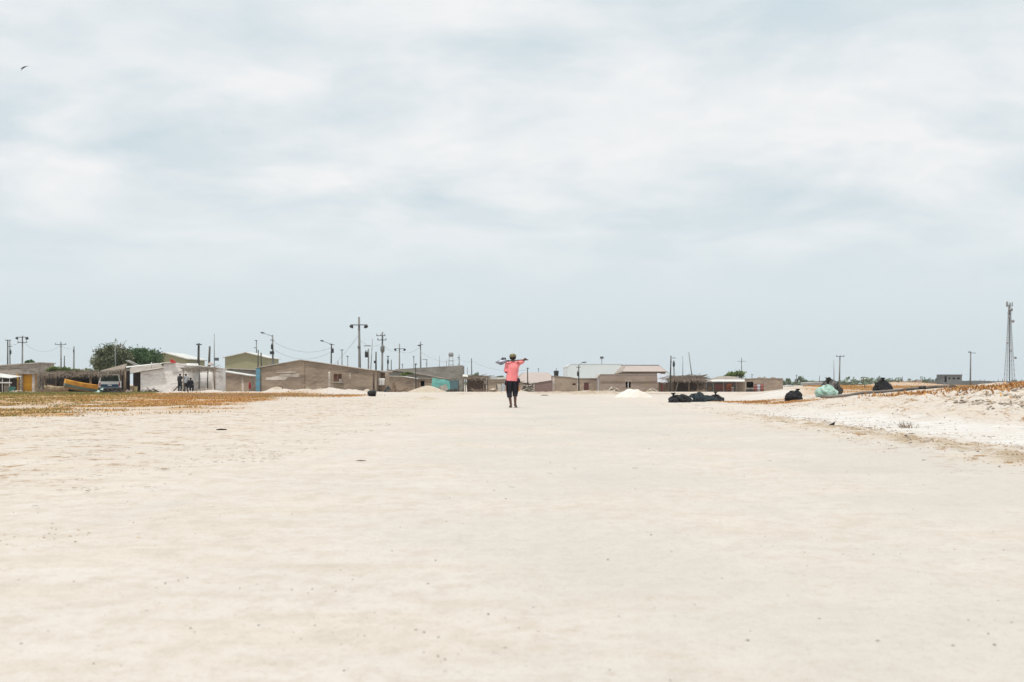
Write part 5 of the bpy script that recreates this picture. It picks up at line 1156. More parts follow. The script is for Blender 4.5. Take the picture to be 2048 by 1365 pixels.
P['R3'] = pole('lamp pole with single left arm over the grey block building', 841, 684, H=9.2, r=.15, lamps=[(690, 836, 691.5)], arms=[(690, 839, 846, None)])
P['R4'] = pole('short dark timber pole in front of the sloping grey roof', 831, 728, Y=149, r=.06, m='wood_pole', arms=[(728.8, 829.5, 834, None)])
P['R5'] = pole('small bracket pole on the grey building skyline', 853.5, 719.5, H=7, r=.12, arms=[(719.5, 845, 855, None), (728, 851.5, 855.5, None)])
P['S1'] = pole('pole with small fittings at the right end of the grey block building', 918, 709, H=8.5, r=.14, arms=[(715.5, 914, 920, None), (729, 915, 919, None)])
P['S2'] = pole('plain timber pole over the brown plank shack', 943, 717, H=7.6, r=.13, m='wood_pole', arms=())
P['S3'] = pole('faint far pole left of the grey block building edge', 893, 720, H=9, r=.16, m='pale_pole')
P['S4'] = pole('faint thin far pole over the grey block building', 879, 712, H=9.5, r=.13, m='pale_pole')
P['T1'] = pole('twin-topped pole rising from the pink hipped roof', 1055, 736, Y=222, r=.09, m='wood_pole', arms=[(737, 1053, 1058, None)])
P['T2'] = pole('lamp pole in front of the pale warehouse', 1157.5, 731, Y=224, r=.10, m='wood_pole', lamps=[(732, 1165, 725.5)], traf=(747, -.1))
P['T3'] = pole('far floodlight mast above the pale warehouse', 1203.5, 714, H=13, r=.22, m='pale_pole', extra=lambda t, x, Y: MB().b6(x-.8, x+.8, Y-.4, Y-.1, Z(718, Y), Z(713.5, Y)).build('floodlight_panel', M['steel'], t))
P['U1'] = pole('straight dark pole left of the leaning mast by the brush shack', 1342, 712, Y=206, r=.11, m='wood_pole', pxb=1340, arms=[(724, 1340.5, 1343.5, None)])
P['U2'] = pole('second shorter pole beside the straight dark pole', 1347.5, 721, Y=235, r=.11, m='concrete_pole', traf=(728, 0))
P['U3'] = pole('thin pale pole above the brush shack roof', 1365.5, 713, H=9.2, r=.13, m='pale_pole')
P['U4'] = pole('tall mast leaning left over the brush shack', 1377.5, 705, Y=219, r=.08, m='concrete_pole', pxb=1388, group='thin masts', name='mast', cat='mast')
P['V1'] = pole('far crossarm pole above the green tree by the shop', 1483, 716, H=10, r=.18, arms=[(723, 1474, 1492, None)])
P['V2'] = pole('crossarm pole standing behind the mint green sack', 1680, 712.5, Y=300, r=.15, arms=[(713.5, 1672, 1688, 'ins')], pxb=1678.5)
P['V3'] = pole('thin pale pole left of the crossarm pole by the green sack', 1667.5, 720, Y=380, r=.10, m='pale_pole')
P['V4'] = pole('solitary pole in front of the far grey buildings', 1941.5, 704, Y=330, r=.16, arms=[(705.5, 1936, 1941, 'ins'), (706.5, 1942, 1951, None)], pxb=1940.5)
for i, (px, yt, lb) in enumerate(((1504, 749, 'far post above the left end of the long brown house'), (1529, 752, 'far post above the middle of the long brown house'), (1593, 750, 'tiny far post over the far trees'), (1639, 751.5, 'tiny far post left of the green sack'), (1759, 752, 'tiny far post above the black crest bag'), (1805, 753, 'tiny far post above the dirt mound'),
      (505, 722, 'thin broken far post left of the blue corner'), (676, 722, 'little slanted far stick on the skyline over the block house'), (805, 728, 'tiny far post on the sloping roof skyline'), (935, 735, 'tiny far post left of the plain timber pole'), (1077, 737, 'slim far post behind the pink hipped roof'))):
    pole(lb, px, yt, H=8 if yt > 740 else 6, Y=None if yt <= 740 else 420, r=.12, group='tiny far posts on the skyline', arms=[(yt+1, px-2, px+2, None)] if i % 2 == 0 else ())
# water tower
Y = 420; cx = X(902, Y)
t = thing('water_tower', 'faint far water tower with a round tank over the grey building', 'water tower', (cx, Y, 0))
MB().lathe((cx, Y, Z(713, Y)), [(.35, -.2), (.75, .1), (.75, .9), (.4, 1.15)], 14).build('tank', M['pale_pole'], t)
for sx, sy in ((-1, -1), (1, -1), (1, 1), (-1, 1)): MB().tube([(cx+sx*.95, Y+sy*.95, 0), (cx+sx*.5, Y+sy*.5, Z(713, Y))], .09, 6).build('leg', M['pale_pole'], t)
for z in (Z(730, Y), Z(722, Y)): MB().b6(cx-.75, cx+.75, Y-.78, Y-.72, z-.07, z+.07).build('brace', M['pale_pole'], t)
# cell tower
Y = 560; cx = X(2019, Y); zt = Z(610, Y)
t = thing('cell_tower', 'tall lattice cell tower with antennas and dishes at far right', 'tower', (cx, Y, .2))
def half(z): return .36+(1.75-.36)*max(0, 1-z/zt)**1.3
legs = [(-1, -1), (1, -1), (1, 1), (-1, 1)]
for sx, sy in legs:
    MB().tube([(cx+sx*half(z), Y+sy*half(z), z) for z in np.linspace(-.3, zt, 12)], .075, 6).build('leg', M['pale_pole'], t)
mb = MB(); zs = [0]
while zs[-1] < zt-.8: zs.append(zs[-1]+max(.9, half(zs[-1])*1.3))
for a, b in zip(zs, zs[1:]):
    for k in range(4):
        p0, p1 = legs[k], legs[(k+1) % 4]
        A = lambda p_, z: (cx+p_[0]*half(z), Y+p_[1]*half(z), z)
        mb.tube([A(p0, a), A(p1, b)], .035, 4); mb.tube([A(p1, a), A(p0, b)], .035, 4); mb.tube([A(p0, a), A(p1, a)], .03, 4)
mb.build('bracing', M['pale_pole'], t)
MB().b6(cx-.16, cx+.16, Y-.1, Y+.1, 0, zt).build('cable_ladder', M['dark_metal'], t)
for k in range(7):
    a = k/7*6.283; MB().b6(cx+1.15*math.cos(a)-.12, cx+1.15*math.cos(a)+.12, Y+1.15*math.sin(a)-.1, Y+1.15*math.sin(a)+.1, Z(614, Y), Z(605, Y)+random.uniform(-.3, .3)).build('panel_antenna', M['pale_pole'], t)
MB().tube([(cx+1.15*math.cos(a), Y+1.15*math.sin(a), Z(611, Y)) for a in np.linspace(0, 6.28, 16)], .05, 5).build('antenna_ring', M['steel'], t)
MB().tube([(cx+1.0*math.cos(a), Y+1.0*math.sin(a), Z(627, Y)) for a in np.linspace(0, 6.28, 16)], .04, 5).build('antenna_ring', M['steel'], t)
for px, py, r in ((2020, 620, .75), (2024, 643, .6), (2017, 634, .45), (2013, 686, .4), (2029, 716, .5), (2020, 702, .4)):
    x = X(px, Y); z = Z(py, Y); MB().tube([(x, Y-1.2, z), (x, Y-.9, z), (x, Y-.7, z)], [r, r, r*.3], 16).build('dish', M['pale_pole'], t)
# cables
def cable(label, a, b, sag=.6, r=.018):
    a = Vector(a); b = Vector(b); mb = MB(); n = 16
    mb.tube([a.lerp(b, i/n)-Vector((0, 0, sag*4*(i/n)*(1-i/n))) for i in range(n+1)], r, 4)
    return single('power_cable', label, 'cable', mb, M['steel'], tuple(a), 'power cables between poles')
for lb, a, b, dz, sag in (('cable from the transformer lamp pole down to the long house lamp pole', 'N4', 'N5', -1, 1.2), ('lower cable between the same two lamp poles', 'N4', 'N5', -2.2, 1.4), ('cable from the long house lamp pole to the tallest pole', 'N5', 'BIG', -3.9, .2),
        ('cable from the tallest pole to the double-crossarm pole', 'BIG', 'Q4', -3.0, .7), ('cable from the double-crossarm pole to the lamp cross', 'Q4', 'R1', -2, .8), ('cable from the lamp cross to the single arm lamp pole', 'R1', 'R3', -1.5, .8),
        ('cable between the far-left transformer pole and the double-arm pole', 'L1', 'L2', -.8, .5), ('cable from the left double-arm pole to the thin crossarm pole', 'L2', 'L3', -1, 1.6), ('cable from the thin crossarm pole to the plain left pole', 'L3', 'L5', -.8, .3),
        ('cable from the single arm lamp pole to the pole by the grey building edge', 'R3', 'S1', -2, 1.3), ('cable from the grey building pole to the plain timber pole', 'S1', 'S2', -1.2, .4), ('long cable from the plain timber pole running behind the walker', 'S2', 'T1', -.6, 1.0)):
    a, b = P[a], P[b]; cable(lb, (a[0], a[1], a[2]+dz), (b[0], b[1], b[2]+dz*.6), sag)

# ------------------------------------------------------------------ people
def skinmesh(name, chains, m, parent, levels=2):
    """chains: list of lists of (x,y,z,r); identical coordinates are shared joints; first vertex is the root"""
    vs = []; es = []; idx = {}
    def vid(p):
        k = tuple(round(c, 4) for c in p[:3])
        if k not in idx: idx[k] = len(vs); vs.append(p)
        return idx[k]
    for ch in chains:
        for a, b in zip(ch, ch[1:]): es.append((vid(a), vid(b)))
    me = bpy.data.meshes.new(name); me.from_pydata([v[:3] for v in vs], es, [])
    o = bpy.data.objects.new(name, me); COL.objects.link(o); o.parent = parent
    md = o.modifiers.new('Skin', 'SKIN'); md.use_smooth_shade = True
    if not me.skin_vertices: 
        raise RuntimeError('no skin layer')
    for i, v in enumerate(vs):
        me.skin_vertices[0].data[i].radius = (v[3], v[3]*(v[4] if len(v) > 4 else 1)); me.skin_vertices[0].data[i].use_root = (i == 0)
    sb = o.modifiers.new('Subsurf', 'SUBSURF'); sb.levels = levels; sb.render_levels = levels
    me.materials.append(m); return o
def hand(wrist, direc, up, s=1, curl=.6):
    """palm and five fingers: chains starting at the wrist joint"""
    w = Vector(wrist[:3]); d = Vector(direc).normalized(); u = Vector(up).normalized(); u = (u-d*u.dot(d)).normalized(); sd = d.cross(u)
    palm = w+d*.05; ch = [[wrist, tuple(palm)+(.026*s,)]]
    for k, (off, ln) in enumerate(((-.030, .070), (-.010, .080), (.010, .074), (.030, .058))):
        k0 = palm+d*.035+sd*off; pts = [tuple(palm)+(.026*s,), tuple(k0)+(.010,)]; cur = k0; dd = d.copy()
        for j in range(3):
            dd = (dd-u*curl*.8).normalized(); cur = cur+dd*ln/3*(1.1-.15*j)*s; pts.append(tuple(cur)+(.0085-.001*j,))
        ch.append(pts)
    th = palm-d*.01-sd*.03; t2 = th-sd*.025+d*.02-u*.012*curl; t3 = t2+d*.022-u*.02*curl+sd*.005
    ch.append([tuple(palm)+(.026*s,), tuple(th)+(.012,), tuple(t2)+(.010,), tuple(t3)+(.008,)])
    return ch
def ringsalong(pts, n=18, sqy=None, fold=.0, seed=0, nf=5):
    """pts: (x,y,z,rx,ry) -> rings perpendicular to the path"""
    rs = []; P_ = [Vector(p[:3]) for p in pts]; u = Vector((1, 0, 0))
    for i, p in enumerate(pts):
        d = (P_[min(i+1, len(P_)-1)]-P_[max(i-1, 0)]).normalized(); uu = (u-d*u.dot(d))
        if uu.length < .2: uu = Vector((0, 1, 0))-d*d.y
        uu.normalize(); w = d.cross(uu); r = []
        for k in range(n):
            a = 2*math.pi*k/n; q = 1+fold*math.sin(nf*a+seed+i*.5)+fold*.6*math.sin((nf+3)*a-i*.8+seed*2)
            r.append(P_[i]+uu*math.cos(a)*p[3]*q+w*math.sin(a)*p[4]*q)
        rs.append(r)
    return rs
def dense(seq, k=4):
    out = []
    for a, b in zip(seq, seq[1:]):
        for i in range(k): t = i/k; out.append(tuple(a[q]*(1-t)+b[q]*t for q in range(5)))
    return out+[seq[-1]]
def crumple(rs, amp, seed):
    for i, r in enumerate(rs):
        c = sum(r, Vector())/len(r)
        for k in range(len(r)):
            d = r[k]-c; a = math.atan2(d.y, d.x); p_ = r[k]
            n1 = float(fbm(np.array([a*2.2+p_.z*3+seed+20]), np.array([p_.z*5.5+p_.x*3+20]), 3)[0])-.5
            n2 = 1-min(1, abs(float(fbm(np.array([a*1.6+p_.z*4+seed+50]), np.array([p_.z*6-p_.x*5+30]), 2)[0])-.5)/.07)
            r[k] = r[k]+d.normalized()*(amp*n1*2-amp*.55*n2)
    return rs
def part_local(mb, name, m, parent):
    o = mb.build(name, m); o.parent = parent; return o
def person(label, loc, J, shirt, pants, yaw=0, scale=1, hair='hair', cap=None, sleeves='short', pants_len='long', group=None, hands=None, hem=.84, loose=1.0, hemx=0.0):
    root = thing('person', label, 'person', loc, group, yaw); root.scale = (scale,)*3
    g = lambda k: tuple(J[k])
    pel, bel, che, upc, nec, hb, hd, ht = [g(k) for k in ('pelvis', 'belly', 'chest', 'upchest', 'neck', 'headbase', 'head', 'headtop')]
    ch = [[pel, bel, che, upc, nec, hb, hd, ht]]
    hx, hy, hz = hd[:3]; fy = J.get('face', 1)
    ch.append([hb, (hb[0], hb[1]+.055*fy, hb[2]-.005, .038)])                      # chin
    ch.append([hd, (hx, hy+.075*fy, hz-.005, .030), (hx, hy+.108*fy, hz-.022, .012)])  # brow to nose
    for s in (-1, 1): ch.append([hd, (hx+s*.075, hy, hz-.012, .02), (hx+s*.097, hy-.01*fy, hz-.01, .012)])
    for s, S in ((-1, 'l'), (1, 'r')):
        sh, el, wr = g('sh'+S), g('el'+S), g('wr'+S)
        mid = tuple((sh[i]+el[i])/2 for i in range(3))+(.047,); mf = tuple((el[i]*.6+wr[i]*.4) for i in range(3))+(.039,)
        ch.append([upc, sh, mid, el, mf, wr])
        dv = hands[S] if hands and S in hands else (tuple(wr[i]-el[i] for i in range(3)), (0, 1, 0), .35)
        ch += hand(wr, dv[0], dv[1], 1, dv[2])
        hp, kn, an = g('hp'+S), g('kn'+S), g('an'+S)
        mt = tuple((hp[i]+kn[i])/2 for i in range(3))+(.078,)
        ca = (kn[0]*.65+an[0]*.35, kn[1]*.65+an[1]*.35-.015*fy, kn[2]*.65+an[2]*.35, .055)
        fd = J.get('foot'+S, (0.03*s, .17*fy, -.05))
        toe = (an[0]+fd[0], an[1]+fd[1], an[2]+fd[2], .022, 1.5); ball = (an[0]+fd[0]*.6, an[1]+fd[1]*.6, an[2]+fd[2]*.85, .030, 1.3)
        heel = (an[0]-fd[0]*.28, an[1]-fd[1]*.28, an[2]+fd[2]*.9, .026)
        ch.append([pel, hp, mt, kn, ca, an, ball, toe]); ch.append([an, heel])
    skinmesh('body', ch, M['skin'], root)
    # hair or cap
    mb = MB(); rs = []
    for q, (r, z) in enumerate([(.096, -.055), (.108, -.02), (.110, .03), (.098, .075), (.070, .104), (.03, .118)]):
        rs.append([(hx+r*.93*math.cos(a), hy-.012*fy+r*1.08*math.sin(a)+(.0 if q else -.02*fy), hz+z+(.05 if (q == 0 and math.sin(a)*fy > .2) else 0)) for a in [k*math.pi/10 for k in range(20)]])
    mb.rings(rs); part_local(mb, 'hair', M[hair], root)
    if cap:
        mb = MB(); rs = []
        for r, z in [(.113, .012), (.117, .04), (.110, .078), (.085, .110), (.045, .128), (.01, .133)]:
            rs.append([(hx+r*.96*math.cos(a), hy-.012*fy+r*1.08*math.sin(a), hz+z) for a in [k*math.pi/10 for k in range(20)]])
        mb.rings(rs)
        br = MB(); br.slab([(hx+.09*math.cos(a), hy+fy*(.09+.085*math.sin(a)), hz+.025-.02*math.sin(a)) for a in [k*math.pi/8 for k in range(9)]], .006)
        c_ = part_local(mb, 'cap', M[cap], root); part_local(br, 'brim', M[cap], c_)
    # shirt
    mb = MB()
    wx = loose
    tor = []
    hz_ = hem
    def lerp3(a, b, t): return tuple(a[i]*(1-t)+b[i]*t for i in range(3))
    if pel[2] > hz_: base = lerp3(pel, bel, (hz_-pel[2])/(bel[2]-pel[2]) if bel[2] != pel[2] else 0)
    else: base = pel[:3]
    tor.append((base[0]+hemx, base[1], hz_, .200*wx, .150*wx)); tor.append((base[0]+hemx*.9, base[1], hz_+.05, .197*wx, .150*wx))
    tor.append(bel[:3]+(.190*wx, .145*wx)); tor.append(lerp3(bel, che, .5)+(.192*wx, .148*wx)); tor.append(che[:3]+(.200*wx, .150*wx))
    tor.append(lerp3(che, upc, .6)+(.212, .140)); tor.append((upc[0], upc[1], upc[2]+.015, .195, .110)); tor.append((upc[0], upc[1], upc[2]+.05, .125, .085)); tor.append((nec[0], nec[1], nec[2]+.0, .066, .064))
    mb.rings(crumple(ringsalong(dense(tor, 4), 48, fold=.012, seed=1.3, nf=5), .022, 1))
    for S in 'lr':
        sh, el, wr = g('sh'+S), g('el'+S), g('wr'+S); inn = lerp3(sh, upc, .35)
        seq = [inn+(.075, .08), lerp3(sh, upc, 0)+(.088, .088), lerp3(sh, el, .35)+(.076, .076), lerp3(sh, el, .7)+(.070, .070), lerp3(sh, el, .95)+(.070, .070)]
        if sleeves == 'long': seq += [lerp3(el, wr, .3)+(.055, .055), lerp3(el, wr, .9)+(.042, .042)]
        mb.rings(crumple(ringsalong(dense(seq, 3), 24, fold=.02, seed=2, nf=4), .010, 3))
    part_local(mb, 'shirt', M[shirt], root)
    # trousers
    mb = MB()
    top = [(pel[0], pel[1], pel[2]+.09, .145, .105), (pel[0], pel[1], pel[2]+.02, .158, .112), (pel[0], pel[1], pel[2]-.06, .180, .128), (pel[0], pel[1], pel[2]-.10, .16, .115)]
    mb.rings(ringsalong(top, 24, fold=.01))
    for S in 'lr':
        hp, kn, an = g('hp'+S), g('kn'+S), g('an'+S); e = J.get('hem'+S, .30) if pants_len == 'short' else .93
        seq = [hp[:3]+(.105, .115), lerp3(hp, kn, .35)+(.108, .112), lerp3(hp, kn, .75)+(.094, .10), kn[:3]+(.086, .092), lerp3(kn, an, e*.6)+(.080, .085), lerp3(kn, an, e)+(.080, .084)]
        mb.rings(crumple(ringsalong(dense(seq, 3), 24, fold=.02, seed=4), .010, 5))
    tr = part_local(mb, 'shorts' if pants_len == 'short' else 'trousers', M[pants], root)
    return root, tr
WALK = dict(pelvis=(0, 0, .92, .13), belly=(0, .005, 1.07, .12), chest=(.005, 0, 1.25, .13), upchest=(.01, -.005, 1.40, .10), neck=(.01, .005, 1.485, .052), headbase=(.01, .02, 1.545, .066), head=(.01, .025, 1.605, .088), headtop=(.01, .018, 1.655, .066),
    shl=(-.16, 0, 1.41, .062), ell=(-.215, -.05, 1.13, .043), wrl=(-.13, .17, 1.16, .028),
    shr=(.18, .01, 1.425, .062), elr=(.345, .13, 1.50, .043), wrr=(.395, -.02, 1.565, .028),
    hpl=(-.088, 0, .88, .095), knl=(-.105, .045, .46, .062), anl=(-.045, -.03, .085, .036), footl=(-.045, .165, -.055), heml=.33,
    hpr=(.088, 0, .88, .095), knr=(.085, .06, .47, .062), anr=(.085, -.04, .10, .036), footr=(.05, .14, -.06), hemr=.26)
YW = 45.6; gx = X(1025, YW); gz = G(gx, YW)
root, sh = person('person in pink shirt and dark shorts walking away with a spade on the shoulders', (gx, YW, gz), WALK, 'cloth_pink', 'cloth_navy', cap='cap', pants_len='short', hem=.855, hemx=-.02,
    hands=dict(l=((.1, .9, .1), (0, 0, 1), .5), r=((.10, -.65, .10), (0, .2, 1), 1.15)))
def sidestripe(sx, pts):
    mb = MB(); q = [Vector(p) for p in pts]
    for a, b in zip(q, q[1:]):
        w = Vector((0, .028, 0)); t = Vector((sx*.014, 0, 0)); vs = [a-w, a+w, b+w, b-w]; vs2 = [v+t for v in vs]
        mb.add(vs+vs2, [(0, 1, 2, 3), (7, 6, 5, 4), (0, 4, 5, 1), (1, 5, 6, 2), (2, 6, 7, 3), (3, 7, 4, 0)])
    part_local(mb, 'side_stripe', M['cloth_maroon'], sh)
sidestripe(-1, [(-.178, -.07, .86), (-.190, -.07, .76), (-.194, -.055, .66), (-.190, -.035, .55), (-.180, -.015, .47)])
sidestripe(1, [(.178, -.07, .88), (.190, -.07, .76), (.188, -.055, .66), (.178, -.03, .55), (.165, -.01, .47)])
for sx, c in ((-1, (-.205, -.03, .80)), (1, (.200, -.03, .87))):
    mb = MB(); mb.rings(ringsalong([(c[0]-sx*.03, c[1], c[2]+.08, .03, .05), (c[0], c[1], c[2]+.02, .045, .06), (c[0]+sx*.01, c[1], c[2]-.04, .045, .06), (c[0]-sx*.01, c[1], c[2]-.08, .025, .04)], 14, fold=.05)); part_local(mb, 'pocket', M['cloth_navy'], sh)
for S, a, fd in (('l', WALK['anl'], WALK['footl']), ('r', WALK['anr'], WALK['footr'])):
    mb = MB(); u = Vector((fd[0], fd[1], 0)).normalized(); s_ = Vector((u.y, -u.x, 0)); c = Vector((a[0]+fd[0]*.38, a[1]+fd[1]*.38, .008))
    out = [(c+u*(.135*math.cos(t))+s_*(.045*math.sin(t))) for t in [k*math.pi/9 for k in range(18)]]
    mb.slab([(p_.x, p_.y, .022) for p_ in out], .018); part_local(mb, 'sandal', M['sandal'], root)
# spade over the shoulders
sp_ = thing('spade', 'long-handled spade with a grey blade carried across the walker shoulders', 'spade', (gx, YW-.1, gz+1.5))
O = Vector((gx, YW, gz))
hmb = MB().tube([O+Vector(p_) for p_ in ((.50, -.06, 1.535), (.35, -.075, 1.53), (.1, -.105, 1.515), (-.12, -.11, 1.50), (-.26, -.11, 1.492))], [.017, .018, .018, .019, .021], 10)
hmb.build('handle', M['dark_wood'], sp_)
MB().tube([O+Vector((-.10, -.11, 1.502)), O+Vector((-.20, -.112, 1.496)), O+Vector((-.30, -.112, 1.487))], [.024, .032, .03], 10).build('socket', M['dark_metal'], sp_)
bm_ = MB(); nb = 10; top_e = [(-.17, 1.515), (-.24, 1.545), (-.31, 1.568), (-.42, 1.530), (-.555, 1.462)]; bot_e = [(-.15, 1.478), (-.22, 1.435), (-.30, 1.385), (-.39, 1.362), (-.535, 1.435)]
rows = []
for (a, b) in zip(top_e, bot_e):
    rows.append([O+Vector((a[0]*(1-t)+b[0]*t, -.115-.045*math.sin(t*math.pi)+.02*abs(t-.5), a[1]*(1-t)+b[1]*t)) for t in [k/8 for k in range(9)]])
vs = [p_ for r_ in rows for p_ in r_]+[p_+Vector((0, .008, 0)) for r_ in rows for p_ in r_]; k9 = 9; nr_ = len(rows); off_ = nr_*k9; fs = []
for i in range(nr_-1):
    for k in range(8): q = (i*k9+k, i*k9+k+1, (i+1)*k9+k+1, (i+1)*k9+k); fs.append(q); fs.append(tuple(off_+w for w in q[::-1]))
bl = [i*k9 for i in range(nr_)]; br_ = [i*k9+8 for i in range(nr_)]
for i in range(nr_-1):
    fs.append((bl[i], bl[i+1], bl[i+1]+off_, bl[i]+off_)); fs.append((br_[i+1], br_[i], br_[i]+off_, br_[i+1]+off_))
for r0 in (0, nr_-1):
    for k in range(8): fs.append((r0*k9+k, r0*k9+k+1, r0*k9+k+1+off_, r0*k9+k+off_))
bm_.add(vs, fs, True); bm_.build('blade', mat('scoured grey blade', lin(180, 184, 196, .7), lin(120, 124, 136, .7), 9, rough=.42, metal=.35), sp_)
MB().rings(ringsalong([(O.x-.36, O.y-.13, O.z+1.552, .012, .012), (O.x-.30, O.y-.13, O.z+1.590, .035, .02), (O.x-.25, O.y-.13, O.z+1.590, .03, .02), (O.x-.20, O.y-.13, O.z+1.55, .012, .012)], 10)).build('tread', M['dark_metal'], sp_)

# people on the porch
STAND = dict(pelvis=(0, 0, .92, .13), belly=(0, 0, 1.07, .12), chest=(0, .02, 1.25, .125), upchest=(0, .04, 1.40, .10), neck=(0, .05, 1.48, .05), headbase=(0, .06, 1.535, .062), head=(0, .065, 1.59, .085), headtop=(0, .06, 1.64, .065),
    shl=(-.17, .03, 1.40, .06), ell=(-.22, .04, 1.12, .042), wrl=(-.20, .12, .88, .028), shr=(.17, .03, 1.40, .06), elr=(.24, .05, 1.13, .042), wrr=(.20, .16, .92, .028),
    hpl=(-.09, 0, .88, .095), knl=(-.10, .03, .47, .06), anl=(-.10, -.02, .09, .036), hpr=(.09, 0, .88, .095), knr=(.11, .03, .47, .06), anr=(.12, -.01, .09, .036))
SIT = dict(STAND); SIT.update(pelvis=(0, 0, .52, .13), belly=(0, -.01, .68, .12), chest=(0, 0, .86, .125), upchest=(0, .02, 1.01, .10), neck=(0, .03, 1.09, .05), headbase=(0, .05, 1.145, .062), head=(0, .055, 1.20, .085), headtop=(0, .05, 1.25, .065),
    shl=(-.17, .01, 1.0, .06), ell=(-.24, .06, .74, .042), wrl=(-.20, .28, .66, .028), shr=(.17, .01, 1.0, .06), elr=(.24, .06, .74, .042), wrr=(.20, .28, .66, .028),
    hpl=(-.09, .05, .50, .095), knl=(-.12, .42, .50, .06), anl=(-.12, .40, .09, .036), hpr=(.09, .05, .50, .095), knr=(.12, .42, .50, .06), anr=(.12, .42, .09, .036))
LEAN = dict(STAND); LEAN.update(elr=(.28, .16, 1.22, .042), wrr=(.30, .34, 1.30, .028), anr=(.18, -.12, .09, .036), knr=(.16, .0, .47, .06))
person('person in dark clothes standing left of the porch post', (X(359.5, 131.4), 131.4, 0), LEAN, 'cloth_dark', 'cloth_navy', yaw=-.3, sleeves='long', hem=.86)
person('person in a light grey shirt standing between porch post and chair', (X(372, 133), 133, 0), STAND, 'cloth_grey', 'cloth_dark', yaw=.5, hem=.84)
xs_, ys_ = X(381, 131.3), 131.3
person('person sitting in the dark chair with their back to the track', (xs_, ys_, .02), SIT, 'cloth_dark', 'cloth_navy', hem=.55)
t = thing('chair', 'dark plastic chair under the stick porch, seen from behind', 'chair', (xs_, ys_, 0))
MB().slab([(xs_-.24, ys_-.22, .44), (xs_+.24, ys_-.22, .44), (xs_+.24, ys_+.25, .44), (xs_-.24, ys_+.25, .44)], .04).build('seat', M['cloth_navy'], t)
MB().slab([(xs_-.25, ys_-.20, .44), (xs_+.25, ys_-.20, .44), (xs_+.27, ys_-.29, 1.0), (xs_-.27, ys_-.29, 1.0)], .03).build('backrest', M['cloth_navy'], t)
for sx in (-1, 1):
    for yy in (-.2, .22): MB().tube([(xs_+sx*.22, ys_+yy, -.02), (xs_+sx*.21, ys_+yy, .42)], .025, 6).build('leg', M['cloth_navy'], t)
    MB().tube([(xs_+sx*.25, ys_-.2, .64), (xs_+sx*.27, ys_+.2, .66), (xs_+sx*.24, ys_+.22, .42)], .02, 6).build('armrest', M['cloth_navy'], t)

# bird
Yb = 85; c = Vector(pt(48, 135, Yb))
t = thing('bird', 'small dark bird gliding high in the sky at upper left', 'bird', tuple(c))
def bl_(ch): 
    o = skinmesh('body', ch, M['bird'], t, 2); return o
bl_([[(0, 0, 0, .045), (.07, 0, .03, .035), (.12, 0, .05, .025), (.155, 0, .05, .010)], [(0, 0, 0, .045), (-.08, 0, -.03, .03), (-.16, 0, -.06, .02), (-.22, 0, -.075, .012)]])
mb = MB().slab([(.05, 0, .02), (.02, 0, -.01), (-.05, -.1, -.12), (-.13, -.18, -.24), (-.08, -.14, -.12), (0, -.06, -.02)], .012); part_local(mb, 'wing', M['bird'], t)
mb = MB().slab([(.05, 0, .03), (0, 0, .01), (.02, .16, .1), (.16, .34, .16), (.14, .2, .12)], .012); part_local(mb, 'wing', M['bird'], t)

# ------------------------------------------------------------------ haze, light, sky, camera
HAZE = 0.00013
if HAZE:
    hz = MB().b6(-900, 900, -60, 1500, -2.0, 46).build('haze', None); m = bpy.data.materials.new('haze air'); m.use_nodes = True; nt = m.node_tree; nt.nodes.clear()
    out = nt.nodes.new('ShaderNodeOutputMaterial'); pv = nt.nodes.new('ShaderNodeVolumePrincipled')
    pv.inputs['Color'].default_value = (.94, .98, 1.0, 1); pv.inputs['Density'].default_value = HAZE; pv.inputs['Anisotropy'].default_value = .2
    nt.links.new(pv.outputs[0], out.inputs['Volume']); hz.data.materials.clear(); hz.data.materials.append(m); tag(hz, 'thin pale air haze over the whole place', 'haze', None, 'stuff')
EL, AZ = math.radians(74), math.radians(205)     # sun high, a little behind the camera and to the left
sd = bpy.data.lights.new('sun', 'SUN'); sd.energy = 3.5; sd.angle = math.radians(1.2); sd.color = (1, .965, .90)
so = bpy.data.objects.new('sun', sd); COL.objects.link(so)
sv = Vector((math.sin(AZ)*math.cos(EL), math.cos(AZ)*math.cos(EL), math.sin(EL)))
so.rotation_euler = sv.to_track_quat('Z', 'Y').to_euler()
w = bpy.data.worlds.new('World'); scene.world = w; w.use_nodes = True; nt = w.node_tree; nt.nodes.clear()
out = nt.nodes.new('ShaderNodeOutputWorld'); bg = nt.nodes.new('ShaderNodeBackground'); bg.inputs[1].default_value = .10
sky = nt.nodes.new('ShaderNodeTexSky'); sky.sky_type = 'NISHITA'; sky.sun_disc = False; sky.sun_elevation = EL; sky.sun_rotation = AZ
sky.dust_density = 2.5; sky.air_density = 1.0
nt.links.new(sky.outputs[0], bg.inputs[0])
tc = nt.nodes.new('ShaderNodeTexCoord'); sp = nt.nodes.new('ShaderNodeSeparateXYZ'); nt.links.new(tc.outputs['Generated'], sp.inputs[0])
def MA(op, a, b=None, cl=False):
    n = nt.nodes.new('ShaderNodeMath'); n.operation = op; n.use_clamp = cl
    for i, q in enumerate((a, b)):
        if q is None: continue
        if isinstance(q, bpy.types.NodeSocket): nt.links.new(q, n.inputs[i])
        else: n.inputs[i].default_value = q
    return n.outputs[0]
zc = MA('ADD', MA('MAXIMUM', sp.outputs[2], 0.0), .22)
cb = nt.nodes.new('ShaderNodeCombineXYZ'); nt.links.new(MA('DIVIDE', sp.outputs[0], zc), cb.inputs[0]); nt.links.new(MA('DIVIDE', sp.outputs[1], zc), cb.inputs[1])
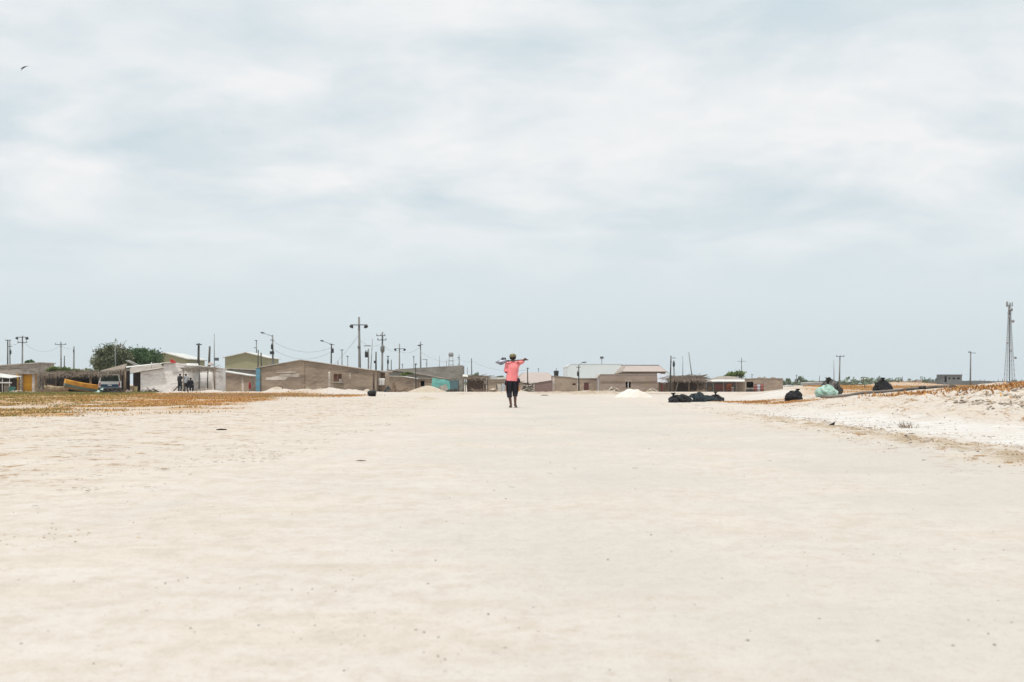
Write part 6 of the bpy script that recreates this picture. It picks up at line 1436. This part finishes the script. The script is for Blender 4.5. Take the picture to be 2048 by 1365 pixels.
mp = nt.nodes.new('ShaderNodeMapping'); mp.inputs['Location'].default_value = (CLX, CLY, 0) if 'CLX' in globals() else (3.3, 1.7, 0); mp.inputs['Rotation'].default_value = (0, 0, .25); nt.links.new(cb.outputs[0], mp.inputs[0])
def wn(scale, det, rough, dist=0.0, off=None):
    n = nt.nodes.new('ShaderNodeTexNoise'); n.inputs['Scale'].default_value = scale; n.inputs['Detail'].default_value = det; n.inputs['Roughness'].default_value = rough; n.inputs['Distortion'].default_value = dist
    nt.links.new(mp.outputs[0], n.inputs['Vector']); return n.outputs['Fac']
c1 = ramp(nt, wn(2.3, 6, .50, .35), .39, .58); c2 = ramp(nt, wn(6.0, 6, .55, .2), .32, .7)
cl = MA('ADD', MA('MULTIPLY', c1, .72), MA('MULTIPLY', c2, .28), True)
hfade = ramp(nt, sp.outputs[2], .06, .20)           # cloud relief melts into milky air near the horizon
hf = nt.nodes.new('ShaderNodeMapRange'); hf.interpolation_type = 'SMOOTHSTEP'; hf.inputs[1].default_value = .045; hf.inputs[2].default_value = .15; nt.links.new(sp.outputs[2], hf.inputs[0])
cloudc = mixc(nt, cl, lin(209, 223, 229), lin(247, 247, 247))
milky = mixc(nt, ramp(nt, sp.outputs[2], 0.0, .10), lin(214, 227, 233), lin(224, 234, 238))
colr = mixc(nt, hf.outputs[0], milky, cloudc)
bg2 = nt.nodes.new('ShaderNodeBackground'); bg2.inputs[1].default_value = 1.03; nt.links.new(colr, bg2.inputs[0])
mx = nt.nodes.new('ShaderNodeMixShader'); mx.inputs[0].default_value = .93
nt.links.new(bg.outputs[0], mx.inputs[1]); nt.links.new(bg2.outputs[0], mx.inputs[2]); nt.links.new(mx.outputs[0], out.inputs[0])
cd = bpy.data.cameras.new('camera'); cam = bpy.data.objects.new('camera', cd); COL.objects.link(cam); scene.camera = cam
cam.location = (0, 0, CH); cam.rotation_euler = (math.radians(90), 0, 0)
cd.lens = 36*F/2048; cd.sensor_width = 36; cd.sensor_fit = 'HORIZONTAL'; cd.shift_y = (HZ-682.5)/2048
cd.clip_start = .1; cd.clip_end = 20000
cd.dof.use_dof = True; cd.dof.focus_distance = 46; cd.dof.aperture_fstop = 5.6
scene.view_settings.view_transform = 'Standard'; scene.view_settings.look = 'None'; scene.view_settings.gamma = 1; scene.view_settings.exposure = 0.0
scene.render.engine = 'CYCLES'
scene.cycles.max_bounces = 6; scene.cycles.volume_bounces = 0
